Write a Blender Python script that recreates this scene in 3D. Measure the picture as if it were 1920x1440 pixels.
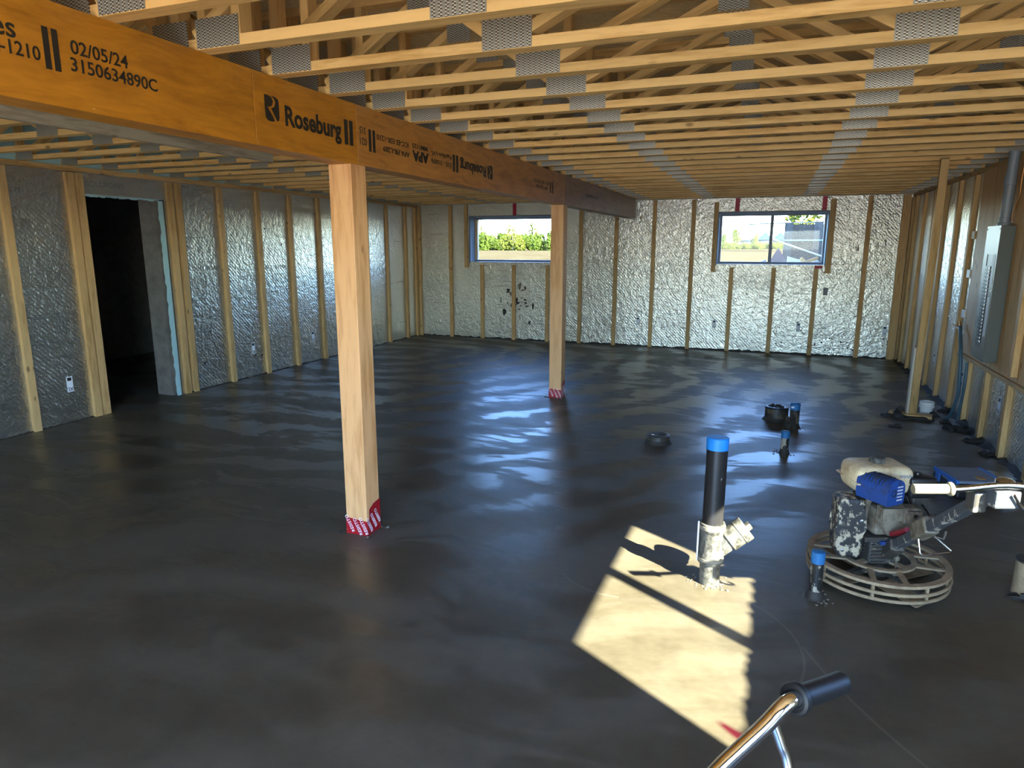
import bpy, bmesh, math, random
from mathutils import Vector, Matrix, Euler

# ------------------------------------------------------------------ clearing
for o in list(bpy.data.objects):
    bpy.data.objects.remove(o, do_unlink=True)
scene = bpy.context.scene
COL = scene.collection
PI = math.pi
R = math.radians

# ------------------------------------------------------------------ room dimensions (metres)
XL, XR, YF, YB, ZC = -6.184, 1.814, 11.295, -2.2, 2.382
SX, SY, SZ = -1.0, 0.62, -0.775          # direction the sunlight travels

# ------------------------------------------------------------------ camera
cam_d = bpy.data.cameras.new('camera')
cam = bpy.data.objects.new('camera', cam_d)
COL.objects.link(cam)
cam.location = (0, 0, 1.66)
cam.rotation_euler = (R(90 - 11.595), 0, R(20.854))
cam_d.sensor_fit = 'HORIZONTAL'
cam_d.sensor_width = 36.0
cam_d.lens = 1265.0 / 1920.0 * 36.0
cam_d.clip_start = 0.02
cam_d.clip_end = 2000
scene.camera = cam

# ------------------------------------------------------------------ view, sky, sun
vs = scene.view_settings
vs.view_transform = 'Standard'
vs.look = 'None'
vs.gamma = 1.0
vs.use_curve_mapping = False
vs.exposure = 2.3

world = bpy.data.worlds.new('sky')
scene.world = world
world.use_nodes = True
wn = world.node_tree
wn.nodes.clear()
sky = wn.nodes.new('ShaderNodeTexSky')
sky.sky_type = 'NISHITA'
sky.sun_disc = False
sky.sun_elevation = R(33)
sky.sun_rotation = math.atan2(-SX, -SY)
sky.air_density = 1.0
sky.dust_density = 0.1
sky.ozone_density = 3.0
bg = wn.nodes.new('ShaderNodeBackground')
bg.inputs['Strength'].default_value = 0.80
wo = wn.nodes.new('ShaderNodeOutputWorld')
tint = wn.nodes.new('ShaderNodeMixRGB')
tint.blend_type = 'MULTIPLY'
tint.inputs[0].default_value = 1.0
tint.inputs[2].default_value = (0.82, 0.96, 1.20, 1)
wn.links.new(sky.outputs[0], tint.inputs[1])
wn.links.new(tint.outputs[0], bg.inputs[0])
wn.links.new(bg.outputs[0], wo.inputs[0])

sun_d = bpy.data.lights.new('sun', 'SUN')
sun_d.energy = 16.0
sun_d.angle = R(0.53)
sun_d.color = (1.0, 0.96, 0.78)
sun = bpy.data.objects.new('sun', sun_d)
COL.objects.link(sun)
sun.rotation_euler = Vector((SX, SY, SZ)).to_track_quat('-Z', 'Y').to_euler()
sun.location = (30, -20, 30)

def portal(name, loc, rot, sx, sy):
    d = bpy.data.lights.new(name, 'AREA')
    d.shape = 'RECTANGLE'; d.size = sx; d.size_y = sy
    d.cycles.is_portal = True
    o = bpy.data.objects.new(name, d); COL.objects.link(o)
    o.location = loc; o.rotation_euler = rot
portal('portal_far_a', (-4.30, YF + 0.33, 1.76), (R(-90), 0, 0), 1.66, 0.80)
portal('portal_far_b', (-0.06, YF + 0.33, 1.76), (R(-90), 0, 0), 1.56, 0.80)
portal('portal_right', (XR + 0.33, 1.55, 1.76), (0, R(90), 0), 0.80, 1.50)
portal('portal_rear', (-0.25, YB - 0.25, 1.05), (R(90), 0, 0), 3.4, 2.2)

# ------------------------------------------------------------------ helpers
def tag(o, label, cat, group=None, kind=None):
    if label: o['label'] = label
    if cat: o['category'] = cat
    if group: o['group'] = group
    if kind: o['kind'] = kind
    return o

def thing(name, label, cat, loc=(0, 0, 0), rz=0.0, group=None):
    o = bpy.data.objects.new(name, None)
    COL.objects.link(o)
    o.empty_display_size = 0.1
    o.location = loc; o.rotation_euler = (0, 0, rz)
    return tag(o, label, cat, group)

def link(name, me, parent=None, loc=(0, 0, 0), rot=(0, 0, 0), label=None, kind=None):
    o = bpy.data.objects.new(name, me)
    COL.objects.link(o)
    o.parent = parent
    o.location = loc; o.rotation_euler = rot
    if label: o['label'] = label
    if kind: o['kind'] = kind
    return o

def bm_mesh(name, bm, mat, smooth=False):
    me = bpy.data.meshes.new(name)
    bmesh.ops.recalc_face_normals(bm, faces=bm.faces)
    bm.to_mesh(me); bm.free()
    if mat: me.materials.append(mat)
    if smooth:
        me.polygons.foreach_set('use_smooth', [True] * len(me.polygons))
        try:
            me.set_sharp_from_angle(angle=R(40))
        except Exception:
            pass
    me.update()
    return me

def add_box(bm, lo, hi, M=None):
    co = [(x, y, z) for x in (lo[0], hi[0]) for y in (lo[1], hi[1]) for z in (lo[2], hi[2])]
    vs_ = [bm.verts.new(M @ Vector(c) if M else c) for c in co]
    for f in ((0, 1, 3, 2), (4, 6, 7, 5), (0, 4, 5, 1), (2, 3, 7, 6), (0, 2, 6, 4), (1, 5, 7, 3)):
        bm.faces.new([vs_[i] for i in f])
    return vs_

_cache = {}
def box_mesh(name, size, mat, bev=0.0):
    k = (round(size[0], 4), round(size[1], 4), round(size[2], 4), mat.name, bev)
    if k in _cache: return _cache[k]
    bm = bmesh.new()
    h = [s / 2 for s in size]
    add_box(bm, [-a for a in h], h)
    if bev > 0:
        bmesh.ops.bevel(bm, geom=bm.edges[:], offset=bev, segments=2, affect='EDGES', profile=0.5)
    me = bm_mesh(name, bm, mat, smooth=False)
    _cache[k] = me
    return me

def box(name, lo, hi, mat, parent=None, bev=0.0, rot=(0, 0, 0), label=None):
    """box given by its corners in the parent's space; its origin is the centre"""
    size = [hi[i] - lo[i] for i in range(3)]
    c = [(hi[i] + lo[i]) / 2 for i in range(3)]
    return link(name, box_mesh(name, size, mat, bev), parent, c, rot, label)

def bar(name, a, b, w, h, mat, parent=None, up=(0, 0, 1), bev=0.0, label=None):
    """rectangular bar from a to b; local x runs along it, w across, h along up"""
    a = Vector(a); b = Vector(b); d = b - a
    x = d.normalized(); u = Vector(up)
    y = u.cross(x)
    if y.length < 1e-4: y = Vector((0, 1, 0)).cross(x)
    y.normalize(); z = x.cross(y)
    M = Matrix((x, y, z)).transposed()
    return link(name, box_mesh(name, (d.length, w, h), mat, bev), parent, (a + b) / 2, M.to_euler(), label)

def lathe_bm(prof, n=32, bm=None, M=None):
    """profile of (radius, z) turned about z"""
    bm = bm or bmesh.new()
    rings = []
    for r, z in prof:
        if r < 1e-6:
            c = Vector((0, 0, z)); rings.append([bm.verts.new(M @ c if M else c)])
        else:
            ring = []
            for i in range(n):
                t = 2 * PI * i / n
                c = Vector((r * math.cos(t), r * math.sin(t), z))
                ring.append(bm.verts.new(M @ c if M else c))
            rings.append(ring)
    for a, b in zip(rings[:-1], rings[1:]):
        for i in range(n):
            j = (i + 1) % n
            if len(a) == 1 and len(b) == 1: continue
            if len(a) == 1: bm.faces.new((a[0], b[i], b[j]))
            elif len(b) == 1: bm.faces.new((a[i], a[j], b[0]))
            else: bm.faces.new((a[i], a[j], b[j], b[i]))
    return bm

def lathe(name, prof, mat, parent=None, loc=(0, 0, 0), rot=(0, 0, 0), n=32, label=None):
    return link(name, bm_mesh(name, lathe_bm(prof, n), mat, True), parent, loc, rot, label)

def catmull(pts, k=6):
    pts = [Vector(p) for p in pts]
    out = []
    for i in range(len(pts) - 1):
        p0 = pts[max(i - 1, 0)]; p1 = pts[i]; p2 = pts[i + 1]; p3 = pts[min(i + 2, len(pts) - 1)]
        for j in range(k):
            t = j / k
            out.append(0.5 * ((2 * p1) + (-p0 + p2) * t + (2 * p0 - 5 * p1 + 4 * p2 - p3) * t * t + (-p0 + 3 * p1 - 3 * p2 + p3) * t ** 3))
    out.append(pts[-1])
    return out

def tube_bm(pts, r, n=10, bm=None, closed=False):
    bm = bm or bmesh.new()
    pts = [Vector(p) for p in pts]
    N = len(pts)
    rr = r if isinstance(r, (list, tuple)) else [r] * N
    rings = []; prev = None
    for i, p in enumerate(pts):
        if closed: d = pts[(i + 1) % N] - pts[i - 1]
        else: d = pts[min(i + 1, N - 1)] - pts[max(i - 1, 0)]
        d.normalize()
        if prev is None:
            a = Vector((0, 0, 1)) if abs(d.z) < 0.9 else Vector((1, 0, 0))
            u = a.cross(d).normalized()
        else:
            u = (prev - d * prev.dot(d)).normalized()
        prev = u; v = d.cross(u)
        rings.append([bm.verts.new(p + (u * math.cos(2 * PI * k / n) + v * math.sin(2 * PI * k / n)) * rr[i]) for k in range(n)])
    for i in range(N if closed else N - 1):
        a = rings[i]; b = rings[(i + 1) % N]
        for k in range(n):
            bm.faces.new((a[k], a[(k + 1) % n], b[(k + 1) % n], b[k]))
    if not closed:
        bm.faces.new(rings[0][::-1]); bm.faces.new(rings[-1])
    return bm

def tube(name, pts, r, mat, parent=None, n=12, smooth_k=0, label=None, closed=False):
    if smooth_k: pts = catmull(pts, smooth_k)
    return link(name, bm_mesh(name, tube_bm(pts, r, n, closed=closed), mat, True), parent, label=label)

def prism(name, outline, thick, mat, parent=None, loc=(0, 0, 0), rot=(0, 0, 0), bev=0.0, label=None):
    """outline in local x,z extruded along y (centred)"""
    bm = bmesh.new()
    a = [bm.verts.new((x, -thick / 2, z)) for x, z in outline]
    b = [bm.verts.new((x, thick / 2, z)) for x, z in outline]
    n = len(a)
    bm.faces.new(a); bm.faces.new(b[::-1])
    for i in range(n):
        bm.faces.new((a[i], b[i], b[(i + 1) % n], a[(i + 1) % n]))
    if bev: bmesh.ops.bevel(bm, geom=bm.edges[:], offset=bev, segments=2, affect='EDGES', profile=0.5)
    return link(name, bm_mesh(name, bm, mat), parent, loc, rot, label)

_txt = {}
def text_mesh(s, size, mat, outline=0.0, sx=1.0, bold=0.0):
    k = (s, size, mat.name, outline, sx, bold)
    if k in _txt: return _txt[k]
    cu = bpy.data.curves.new('txt', 'FONT')
    cu.body = s; cu.size = size; cu.align_x = 'CENTER'; cu.align_y = 'CENTER'
    cu.resolution_u = 3
    if outline:
        cu.fill_mode = 'NONE'; cu.bevel_depth = outline; cu.bevel_resolution = 0
    else:
        cu.extrude = 0.0004; cu.offset = bold
    o = bpy.data.objects.new('txt', cu); COL.objects.link(o)
    bpy.context.view_layer.update()
    dg = bpy.context.evaluated_depsgraph_get()
    me = bpy.data.meshes.new_from_object(o.evaluated_get(dg))
    bpy.data.objects.remove(o, do_unlink=True)
    me.materials.clear(); me.materials.append(mat)
    if sx != 1.0:
        for v in me.vertices: v.co.x *= sx
    _txt[k] = me
    return me

def text_fit(name, s, width, height, mat, parent, loc, rot, outline=0.0, bold=0.0):
    """lettering scaled to a given width and height (of its bounding box)"""
    me = text_mesh(s, 1.0, mat, outline, 1.0, bold).copy()
    xs = [v.co.x for v in me.vertices]; ys = [v.co.y for v in me.vertices]
    cx, cy = (min(xs) + max(xs)) / 2, (min(ys) + max(ys)) / 2
    fx, fy = width / (max(xs) - min(xs)), height / (max(ys) - min(ys))
    for v in me.vertices:
        v.co.x = (v.co.x - cx) * fx; v.co.y = (v.co.y - cy) * fy
    return link(name, me, parent, loc, rot)

# ------------------------------------------------------------------ materials
class NT:
    def __init__(s, name):
        s.m = bpy.data.materials.new(name); s.m.use_nodes = True
        s.t = s.m.node_tree; s.t.nodes.clear()
        s.out = s.t.nodes.new('ShaderNodeOutputMaterial')
        s.p = s.t.nodes.new('ShaderNodeBsdfPrincipled')
        s.t.links.new(s.p.outputs[0], s.out.inputs[0])
    def n(s, typ, **kw):
        nd = s.t.nodes.new('ShaderNode' + typ)
        for k, v in kw.items(): setattr(nd, k, v)
        return nd
    def l(s, a, b): s.t.links.new(a, b)
    def coord(s, scale=(1, 1, 1), rand=True, kind='Object'):
        tc = s.n('TexCoord'); mp = s.n('Mapping')
        mp.inputs['Scale'].default_value = scale
        if rand:
            oi = s.n('ObjectInfo'); mu = s.n('VectorMath', operation='SCALE')
            mu.inputs[0].default_value = (37.0, 53.0, 71.0)
            s.l(oi.outputs['Random'], mu.inputs['Scale'])
            ad = s.n('VectorMath', operation='ADD')
            s.l(tc.outputs[kind], ad.inputs[0]); s.l(mu.outputs[0], ad.inputs[1])
            s.l(ad.outputs[0], mp.inputs['Vector'])
        else:
            s.l(tc.outputs[kind], mp.inputs['Vector'])
        return mp.outputs[0]
    def noise(s, vec, scale, detail=4, rough=0.55, dist=0.0):
        nd = s.n('TexNoise'); nd.inputs['Scale'].default_value = scale
        nd.inputs['Detail'].default_value = detail; nd.inputs['Roughness'].default_value = rough
        nd.inputs['Distortion'].default_value = dist
        s.l(vec, nd.inputs['Vector']); return nd.outputs[0]
    def ramp(s, fac, stops):
        r = s.n('ValToRGB'); e = r.color_ramp.elements
        while len(e) < len(stops): e.new(0.5)
        for el, (pos, c) in zip(e, stops):
            el.position = pos
            el.color = (c, c, c, 1) if not isinstance(c, (tuple, list)) else (*c, 1)
        s.l(fac, r.inputs[0]); return r.outputs[0]
    def mix(s, fac, a, b, mode='MIX'):
        m = s.n('MixRGB', blend_type=mode)
        if isinstance(fac, (int, float)): m.inputs[0].default_value = fac
        else: s.l(fac, m.inputs[0])
        for i, c in ((1, a), (2, b)):
            if isinstance(c, (tuple, list)): m.inputs[i].default_value = (*c, 1)
            else: s.l(c, m.inputs[i])
        return m.outputs[0]
    def math(s, op, a, b=0.0):
        m = s.n('Math', operation=op)
        for i, c in ((0, a), (1, b)):
            if isinstance(c, (int, float)): m.inputs[i].default_value = c
            else: s.l(c, m.inputs[i])
        return m.outputs[0]
    def bump(s, h, strength=0.3, dist=0.01):
        b = s.n('Bump'); b.inputs['Strength'].default_value = strength; b.inputs['Distance'].default_value = dist
        s.l(h, b.inputs['Height']); s.l(b.outputs[0], s.p.inputs['Normal'])
    def set(s, **kw):
        for k, v in kw.items():
            k = {'base': 'Base Color', 'rough': 'Roughness', 'metal': 'Metallic', 'spec': 'Specular IOR Level', 'alpha': 'Alpha', 'trans': 'Transmission Weight', 'coat': 'Coat Weight'}[k]
            if isinstance(v, (int, float)): s.p.inputs[k].default_value = v
            elif isinstance(v, (tuple, list)): s.p.inputs[k].default_value = (*v, 1)
            else: s.l(v, s.p.inputs[k])
        return s

def plain(name, c, rough=0.6, metal=0.0, var=0.0, scale=8.0, spec=0.5):
    t = NT(name)
    if var > 0:
        v = t.coord()
        f = t.noise(v, scale, 5, 0.6)
        col = t.mix(f, [x * (1 - var) for x in c], [min(1, x * (1 + var)) for x in c])
        t.set(base=col)
    else:
        t.set(base=c)
    t.set(rough=rough, metal=metal, spec=spec)
    return t.m

def wood(name, light, dark, axis='x', fine=1.0, knots=0.5, rough=0.6, stain=None):
    t = NT(name)
    st = {'x': (0.12, 1, 1), 'y': (1, 0.12, 1), 'z': (1, 1, 0.12)}[axis]
    v = t.coord(tuple(k * 1.0 for k in st))
    g = t.noise(v, 38 * fine, 5, 0.6, 0.3)
    g2 = t.noise(v, 7 * fine, 3, 0.5, 0.5)
    f = t.math('ADD', t.math('MULTIPLY', g, 0.55), t.math('MULTIPLY', g2, 0.45))
    col = t.ramp(f, [(0.36, dark), (0.50, light), (0.68, [min(1, c * 1.10) for c in light])])
    # board to board difference of tone
    oi = t.n('ObjectInfo')
    tone = t.ramp(oi.outputs['Random'], [(0.0, (0.84, 0.82, 0.78)), (0.5, (1.0, 1.0, 1.0)), (1.0, (1.0, 0.92, 0.84))])
    col = t.mix(1.0, col, tone, 'MULTIPLY')
    if knots > 0:
        kv = t.coord({'x': (0.5, 1, 1), 'y': (1, 0.5, 1), 'z': (1, 1, 0.5)}[axis])
        vo = t.n('TexVoronoi'); vo.inputs['Scale'].default_value = 9.0
        t.l(kv, vo.inputs['Vector'])
        wh = t.n('TexWhiteNoise'); t.l(vo.outputs['Color'], wh.inputs['Vector'])
        sel = t.math('LESS_THAN', wh.outputs['Value'], knots)
        k = t.ramp(vo.outputs['Distance'], [(0.0, 1.0), (0.09, 0.7), (0.16, 0.0)])
        kk = t.math('MULTIPLY', k, sel)
        col = t.mix(kk, col, [c * 0.38 for c in dark])
    if stain:
        n = t.noise(t.coord((1, 1, 1)), 3.0, 4, 0.6)
        col = t.mix(t.ramp(n, [(0.5, 0.0), (0.75, 0.6)]), col, stain)
    t.set(base=col, rough=rough, spec=0.3)
    t.bump(g, 0.12, 0.004)
    return t.m

M = {}
for ax in 'xyz':
    M['spf_' + ax] = wood('spruce_lumber_' + ax, (0.72, 0.455, 0.175), (0.52, 0.29, 0.085), ax, 1.0, 0.45)
    M['stud_' + ax] = wood('strapping_lumber_' + ax, (0.58, 0.37, 0.155), (0.40, 0.235, 0.085), ax, 1.2, 0.5)
    M['fir_' + ax] = wood('fir_timber_' + ax, (0.70, 0.40, 0.185), (0.52, 0.26, 0.095), ax, 0.8, 0.4)
    M['grey_lumber_' + ax] = wood('weathered_lumber_' + ax, (0.45, 0.38, 0.27), (0.30, 0.24, 0.16), ax, 1.0, 0.45)

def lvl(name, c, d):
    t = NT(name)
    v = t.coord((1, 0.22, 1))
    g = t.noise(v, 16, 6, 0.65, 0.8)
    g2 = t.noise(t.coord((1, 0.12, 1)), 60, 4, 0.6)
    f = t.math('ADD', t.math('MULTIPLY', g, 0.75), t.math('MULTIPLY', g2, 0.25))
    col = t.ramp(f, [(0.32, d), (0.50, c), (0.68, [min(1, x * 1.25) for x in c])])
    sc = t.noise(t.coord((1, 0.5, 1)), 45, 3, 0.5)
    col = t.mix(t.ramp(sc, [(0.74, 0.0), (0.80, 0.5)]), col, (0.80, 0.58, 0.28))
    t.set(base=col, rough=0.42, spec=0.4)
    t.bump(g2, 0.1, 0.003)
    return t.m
M['lvl_orange'] = lvl('laminated_veneer_orange', (0.50, 0.195, 0.014), (0.33, 0.115, 0.007))
M['lvl_amber'] = lvl('laminated_veneer_amber', (0.46, 0.19, 0.035), (0.28, 0.105, 0.018))
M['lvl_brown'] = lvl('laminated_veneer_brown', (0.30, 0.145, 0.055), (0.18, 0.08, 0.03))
M['house_wall'] = plain('white_siding', (0.65, 0.63, 0.58), 0.8)
M['white_wood'] = wood('pale_planed_wood', (0.62, 0.54, 0.42), (0.48, 0.40, 0.28), 'x', 1.0, 0.1)
M['ink'] = plain('black_stamp_ink', (0.018, 0.014, 0.010), 0.6)
M['white_ink'] = plain('white_print', (0.80, 0.76, 0.80), 0.6)

# foil faced insulation: crinkled bright aluminium
t = NT('foil_facing')
v = t.coord((1, 1, 1), rand=False)
n1 = t.noise(v, 15, 3, 0.55, 0.4)
n2 = t.noise(v, 50, 2, 0.5)
n3 = t.noise(v, 2.2, 4, 0.6)
wv = t.n('TexWave'); wv.inputs['Scale'].default_value = 13; wv.inputs['Distortion'].default_value = 3.0; wv.inputs['Detail'].default_value = 2
wv.bands_direction = 'DIAGONAL'
t.l(v, wv.inputs['Vector'])
ws = t.math('MULTIPLY', wv.outputs['Fac'], t.ramp(n3, [(0.40, 0.02), (0.65, 0.13)]))
h = t.math('ADD', t.math('ADD', n1, t.math('MULTIPLY', n2, 0.35)), ws)
col = t.ramp(n3, [(0.3, (0.50, 0.47, 0.395)), (0.7, (0.61, 0.575, 0.485))])
sp = t.noise(v, 24, 3, 0.6)
col = t.mix(t.ramp(sp, [(0.78, 0.0), (0.81, 0.7)]), col, (0.14, 0.12, 0.10))
t.set(base=col, rough=t.ramp(n3, [(0.3, 0.31), (0.7, 0.37)]), metal=0.95)
t.bump(h, 1.0, 0.013)
M['foil'] = t.m
M['foil_print'] = plain('foil_print_outline', (0.20, 0.19, 0.17), 0.4, 0.5)
M['foam'] = plain('pale_teal_foam', (0.38, 0.58, 0.58), 0.85, var=0.12, scale=30)
M['blue_foam'] = plain('pale_blue_foam_reveal', (0.30, 0.38, 0.45), 0.8, var=0.15, scale=30)

t = NT('cast_concrete')
v = t.coord((1, 1, 1), rand=False)
n = t.noise(v, 6, 7, 0.7)
t.set(base=t.ramp(n, [(0.3, (0.11, 0.10, 0.085)), (0.7, (0.21, 0.195, 0.165))]), rough=0.9)
t.bump(n, 0.5, 0.02)
M['concrete'] = t.m

# wet troweled slab
t = NT('wet_troweled_slab')
v0 = t.coord((1, 1, 1), rand=False)
wa = t.noise(v0, 0.55, 3, 0.5)
warp = t.n('VectorMath', operation='ADD')
sc_ = t.n('VectorMath', operation='SCALE'); sc_.inputs['Scale'].default_value = 1.3
nz = t.n('TexNoise'); nz.inputs['Scale'].default_value = 0.45; nz.inputs['Detail'].default_value = 2; t.l(v0, nz.inputs['Vector'])
t.l(nz.outputs['Color'], sc_.inputs[0]); t.l(v0, warp.inputs[0]); t.l(sc_.outputs[0], warp.inputs[1])
mp = t.n('Mapping'); mp.inputs['Scale'].default_value = (0.42, 1.5, 1); mp.inputs['Rotation'].default_value = (0, 0, R(-14))
t.l(warp.outputs[0], mp.inputs['Vector'])
st1 = t.noise(mp.outputs[0], 1.6, 6, 0.62, 0.9)
st2 = t.noise(mp.outputs[0], 7.0, 5, 0.65, 0.6)
mott = t.noise(v0, 9, 6, 0.7)
big = t.noise(v0, 0.8, 3, 0.5)
mpr = t.n('Mapping'); mpr.inputs['Location'].default_value = (1.3, -5.4, 0)
t.l(warp.outputs[0], mpr.inputs['Vector'])
wr_ = t.n('TexWave'); wr_.wave_type = 'RINGS'; wr_.rings_direction = 'Z'
wr_.inputs['Scale'].default_value = 0.55; wr_.inputs['Distortion'].default_value = 5.0; wr_.inputs['Detail'].default_value = 4; wr_.inputs['Detail Scale'].default_value = 1.6; wr_.inputs['Detail Roughness'].default_value = 0.6
t.l(mpr.outputs[0], wr_.inputs['Vector'])
wsm = t.math('ADD', t.math('MULTIPLY', wr_.outputs['Fac'], 0.5), 0.25)
f = t.math('ADD', t.math('ADD', t.math('MULTIPLY', st1, 0.48), t.math('MULTIPLY', st2, 0.30)), t.math('MULTIPLY', wsm, 0.22))
basec = t.ramp(f, [(0.34, (0.062, 0.052, 0.034)), (0.50, (0.086, 0.072, 0.047)), (0.66, (0.120, 0.101, 0.067))])
basec = t.mix(0.35, basec, t.ramp(mott, [(0.3, (0.054, 0.044, 0.029)), (0.7, (0.132, 0.110, 0.074))]))
rgh = t.ramp(f, [(0.36, 0.28), (0.475, 0.31), (0.500, 0.46), (0.66, 0.58)])
sxy = t.n('SeparateXYZ'); t.l(v0, sxy.inputs[0])
def blade_arc(cx, cy, r, a0, a1, wdt):
    dx = t.math('SUBTRACT', sxy.outputs[0], cx); dy = t.math('SUBTRACT', sxy.outputs[1], cy)
    d = t.math('SQRT', t.math('ADD', t.math('MULTIPLY', dx, dx), t.math('MULTIPLY', dy, dy)))
    e = t.math('ABSOLUTE', t.math('SUBTRACT', d, r))
    ln = t.math('LESS_THAN', e, wdt)
    ang = t.math('ARCTAN2', dy, dx)
    return t.math('MULTIPLY', ln, t.math('MULTIPLY', t.math('GREATER_THAN', ang, a0), t.math('LESS_THAN', ang, a1)))
FCX, FCY = (XL - 3.2 + XR + 0.3) / 2, (YB + YF) / 2
arcs = ((-0.278 - FCX, 2.715 - FCY, 0.513, -0.45, 0.95, 0.006), (2.388 - FCX, 3.729 - FCY, 2.331, -2.75 + 0.0, -2.35, 0.006), (-0.62 - FCX, 3.312 - FCY, 0.348, -2.5, -1.45, 0.005))
for a_ in arcs:
    basec = t.mix(t.math('MULTIPLY', blade_arc(*a_), 0.55), basec, (0.165, 0.140, 0.098))
t.set(base=basec, rough=rgh, spec=0.6)
t.bump(t.math('ADD', t.math('MULTIPLY', f, 1.0), t.math('MULTIPLY', mott, 0.15)), 0.22, 0.012)
M['slab'] = t.m
M['mud'] = plain('dark_wet_mortar', (0.035, 0.029, 0.023), 0.75, var=0.4, scale=40)
M['splash'] = plain('dried_pale_mortar', (0.20, 0.175, 0.13), 0.9, var=0.3, scale=40)

# punched steel connector plate
t = NT('punched_connector_plate')
tc = t.n('TexCoord'); sx_ = t.n('SeparateXYZ'); t.l(tc.outputs['Object'], sx_.inputs[0])
fx = t.math('FRACT', t.math('MULTIPLY', sx_.outputs[0], 40.0))
fz = t.math('FRACT', t.math('ADD', t.math('MULTIPLY', sx_.outputs[2], 95.0), t.math('MULTIPLY', t.math('FLOOR', t.math('MULTIPLY', sx_.outputs[0], 80.0)), 0.5)))
slot = t.math('MULTIPLY', t.math('MULTIPLY', t.math('GREATER_THAN', fx, 0.22), t.math('LESS_THAN', fx, 0.80)), t.math('GREATER_THAN', fz, 0.55))
edge = t.math('MULTIPLY', t.math('MULTIPLY', t.math('GREATER_THAN', fx, 0.22), t.math('LESS_THAN', fx, 0.80)), t.math('LESS_THAN', fz, 0.25))
col = t.mix(slot, (0.36, 0.34, 0.29), (0.10, 0.08, 0.055))
col = t.mix(edge, col, (0.90, 0.86, 0.74))
t.set(base=col, rough=0.42, metal=0.55)
t.bump(t.math('SUBTRACT', edge, slot), 0.6, 0.004)
M['plate'] = t.m

def osb(name, a, b):
    t = NT(name)
    v = t.coord((1, 1, 1))
    vo = t.n('TexVoronoi'); vo.inputs['Scale'].default_value = 22
    w = t.noise(v, 5, 3); ad = t.n('VectorMath', operation='ADD'); t.l(v, ad.inputs[0]); t.l(w, ad.inputs[1])
    t.l(ad.outputs[0], vo.inputs['Vector'])
    t.set(base=t.mix(t.n('SeparateColor').outputs[0] if False else vo.outputs['Distance'], a, b), rough=0.75)
    return t.m
M['osb'] = osb('strand_board', (0.52, 0.36, 0.17), (0.70, 0.52, 0.28))
M['osb_grey'] = osb('weathered_strand_board', (0.085, 0.070, 0.055), (0.17, 0.14, 0.11))
M['grey_stud'] = wood('weathered_grey_stud', (0.16, 0.15, 0.14), (0.11, 0.10, 0.095), 'z', 1.0, 0.4)
M['plywood'] = wood('fir_plywood', (0.66, 0.42, 0.20), (0.50, 0.28, 0.11), 'z', 0.6, 0.25)
M['panel_grey'] = plain('grey_enamel', (0.085, 0.090, 0.075), 0.38, 0.0)
M['panel_label'] = plain('light_grey_label', (0.55, 0.56, 0.57), 0.5)
M['black_plastic'] = plain('black_plastic', (0.016, 0.016, 0.018), 0.38, var=0.3, scale=20)
M['pvc_grey'] = plain('grey_conduit', (0.20, 0.22, 0.24), 0.45)
M['breaker'] = plain('black_breaker', (0.02, 0.02, 0.02), 0.4)
M['steel'] = plain('bright_steel', (0.70, 0.70, 0.70), 0.25, 1.0)
M['chrome'] = plain('chrome', (0.82, 0.82, 0.84), 0.07, 1.0)
M['copper'] = plain('copper_wire', (0.55, 0.25, 0.08), 0.35, 0.9)
M['blue_cable'] = plain('dark_teal_cable', (0.05, 0.10, 0.13), 0.5)
M['red_tape'] = plain('red_sheathing_tape', (0.45, 0.01, 0.04), 0.5)
M['blue_tape'] = plain('blue_tape', (0.012, 0.21, 0.62), 0.5)
M['blue_tape_dirty'] = plain('dirty_blue_tape', (0.02, 0.15, 0.36), 0.6, var=0.5, scale=60)
M['white_plastic'] = plain('white_plastic', (0.72, 0.70, 0.64), 0.5, var=0.1)
M['sticker'] = plain('white_sticker', (0.75, 0.77, 0.80), 0.6)
M['frame_grey'] = plain('grey_window_frame', (0.16, 0.18, 0.20), 0.5)
M['frame_wood'] = wood('raw_window_buck', (0.62, 0.46, 0.27), (0.42, 0.30, 0.16), 'z', 1.0, 0.2)

def splattered(name, base, rough, spl=(0.50, 0.46, 0.38), lo=0.58, hi=0.62, scale=30, metal=0.0, zfade=None):
    """a dark surface carrying splashes of dried cement"""
    t = NT(name)
    v = t.coord((1, 1, 0.7))
    n = t.noise(v, scale, 4, 0.7)
    n2 = t.noise(v, 6, 3, 0.6)
    f = t.ramp(t.math('ADD', t.math('MULTIPLY', n, 0.75), t.math('MULTIPLY', n2, 0.25)), [(lo, 0.0), (hi, 1.0)])
    if zfade:
        tc = t.n('TexCoord'); sp_ = t.n('SeparateXYZ'); t.l(tc.outputs['Object'], sp_.inputs[0])
        mr = t.n('MapRange'); mr.inputs['From Min'].default_value = zfade[0]; mr.inputs['From Max'].default_value = zfade[1]
        mr.inputs['To Min'].default_value = zfade[2]; mr.inputs['To Max'].default_value = zfade[3]
        t.l(sp_.outputs[2], mr.inputs[0])
        f = t.ramp(t.math('ADD', t.math('ADD', t.math('MULTIPLY', n, 0.75), t.math('MULTIPLY', n2, 0.25)), mr.outputs[0]), [(lo, 0.0), (hi, 1.0)])
    t.set(base=t.mix(f, base, spl), rough=t.mix(f, (rough,) * 3, (0.9,) * 3), metal=metal)
    t.bump(f, 0.15, 0.002)
    return t.m
M['abs'] = splattered('black_drain_pipe', (0.016, 0.015, 0.015), 0.35, lo=0.66, hi=0.69, scale=26)
M['abs_dirty'] = splattered('cement_coated_pipe', (0.030, 0.028, 0.022), 0.55, (0.125, 0.120, 0.100), 0.42, 0.60, 34)
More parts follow.
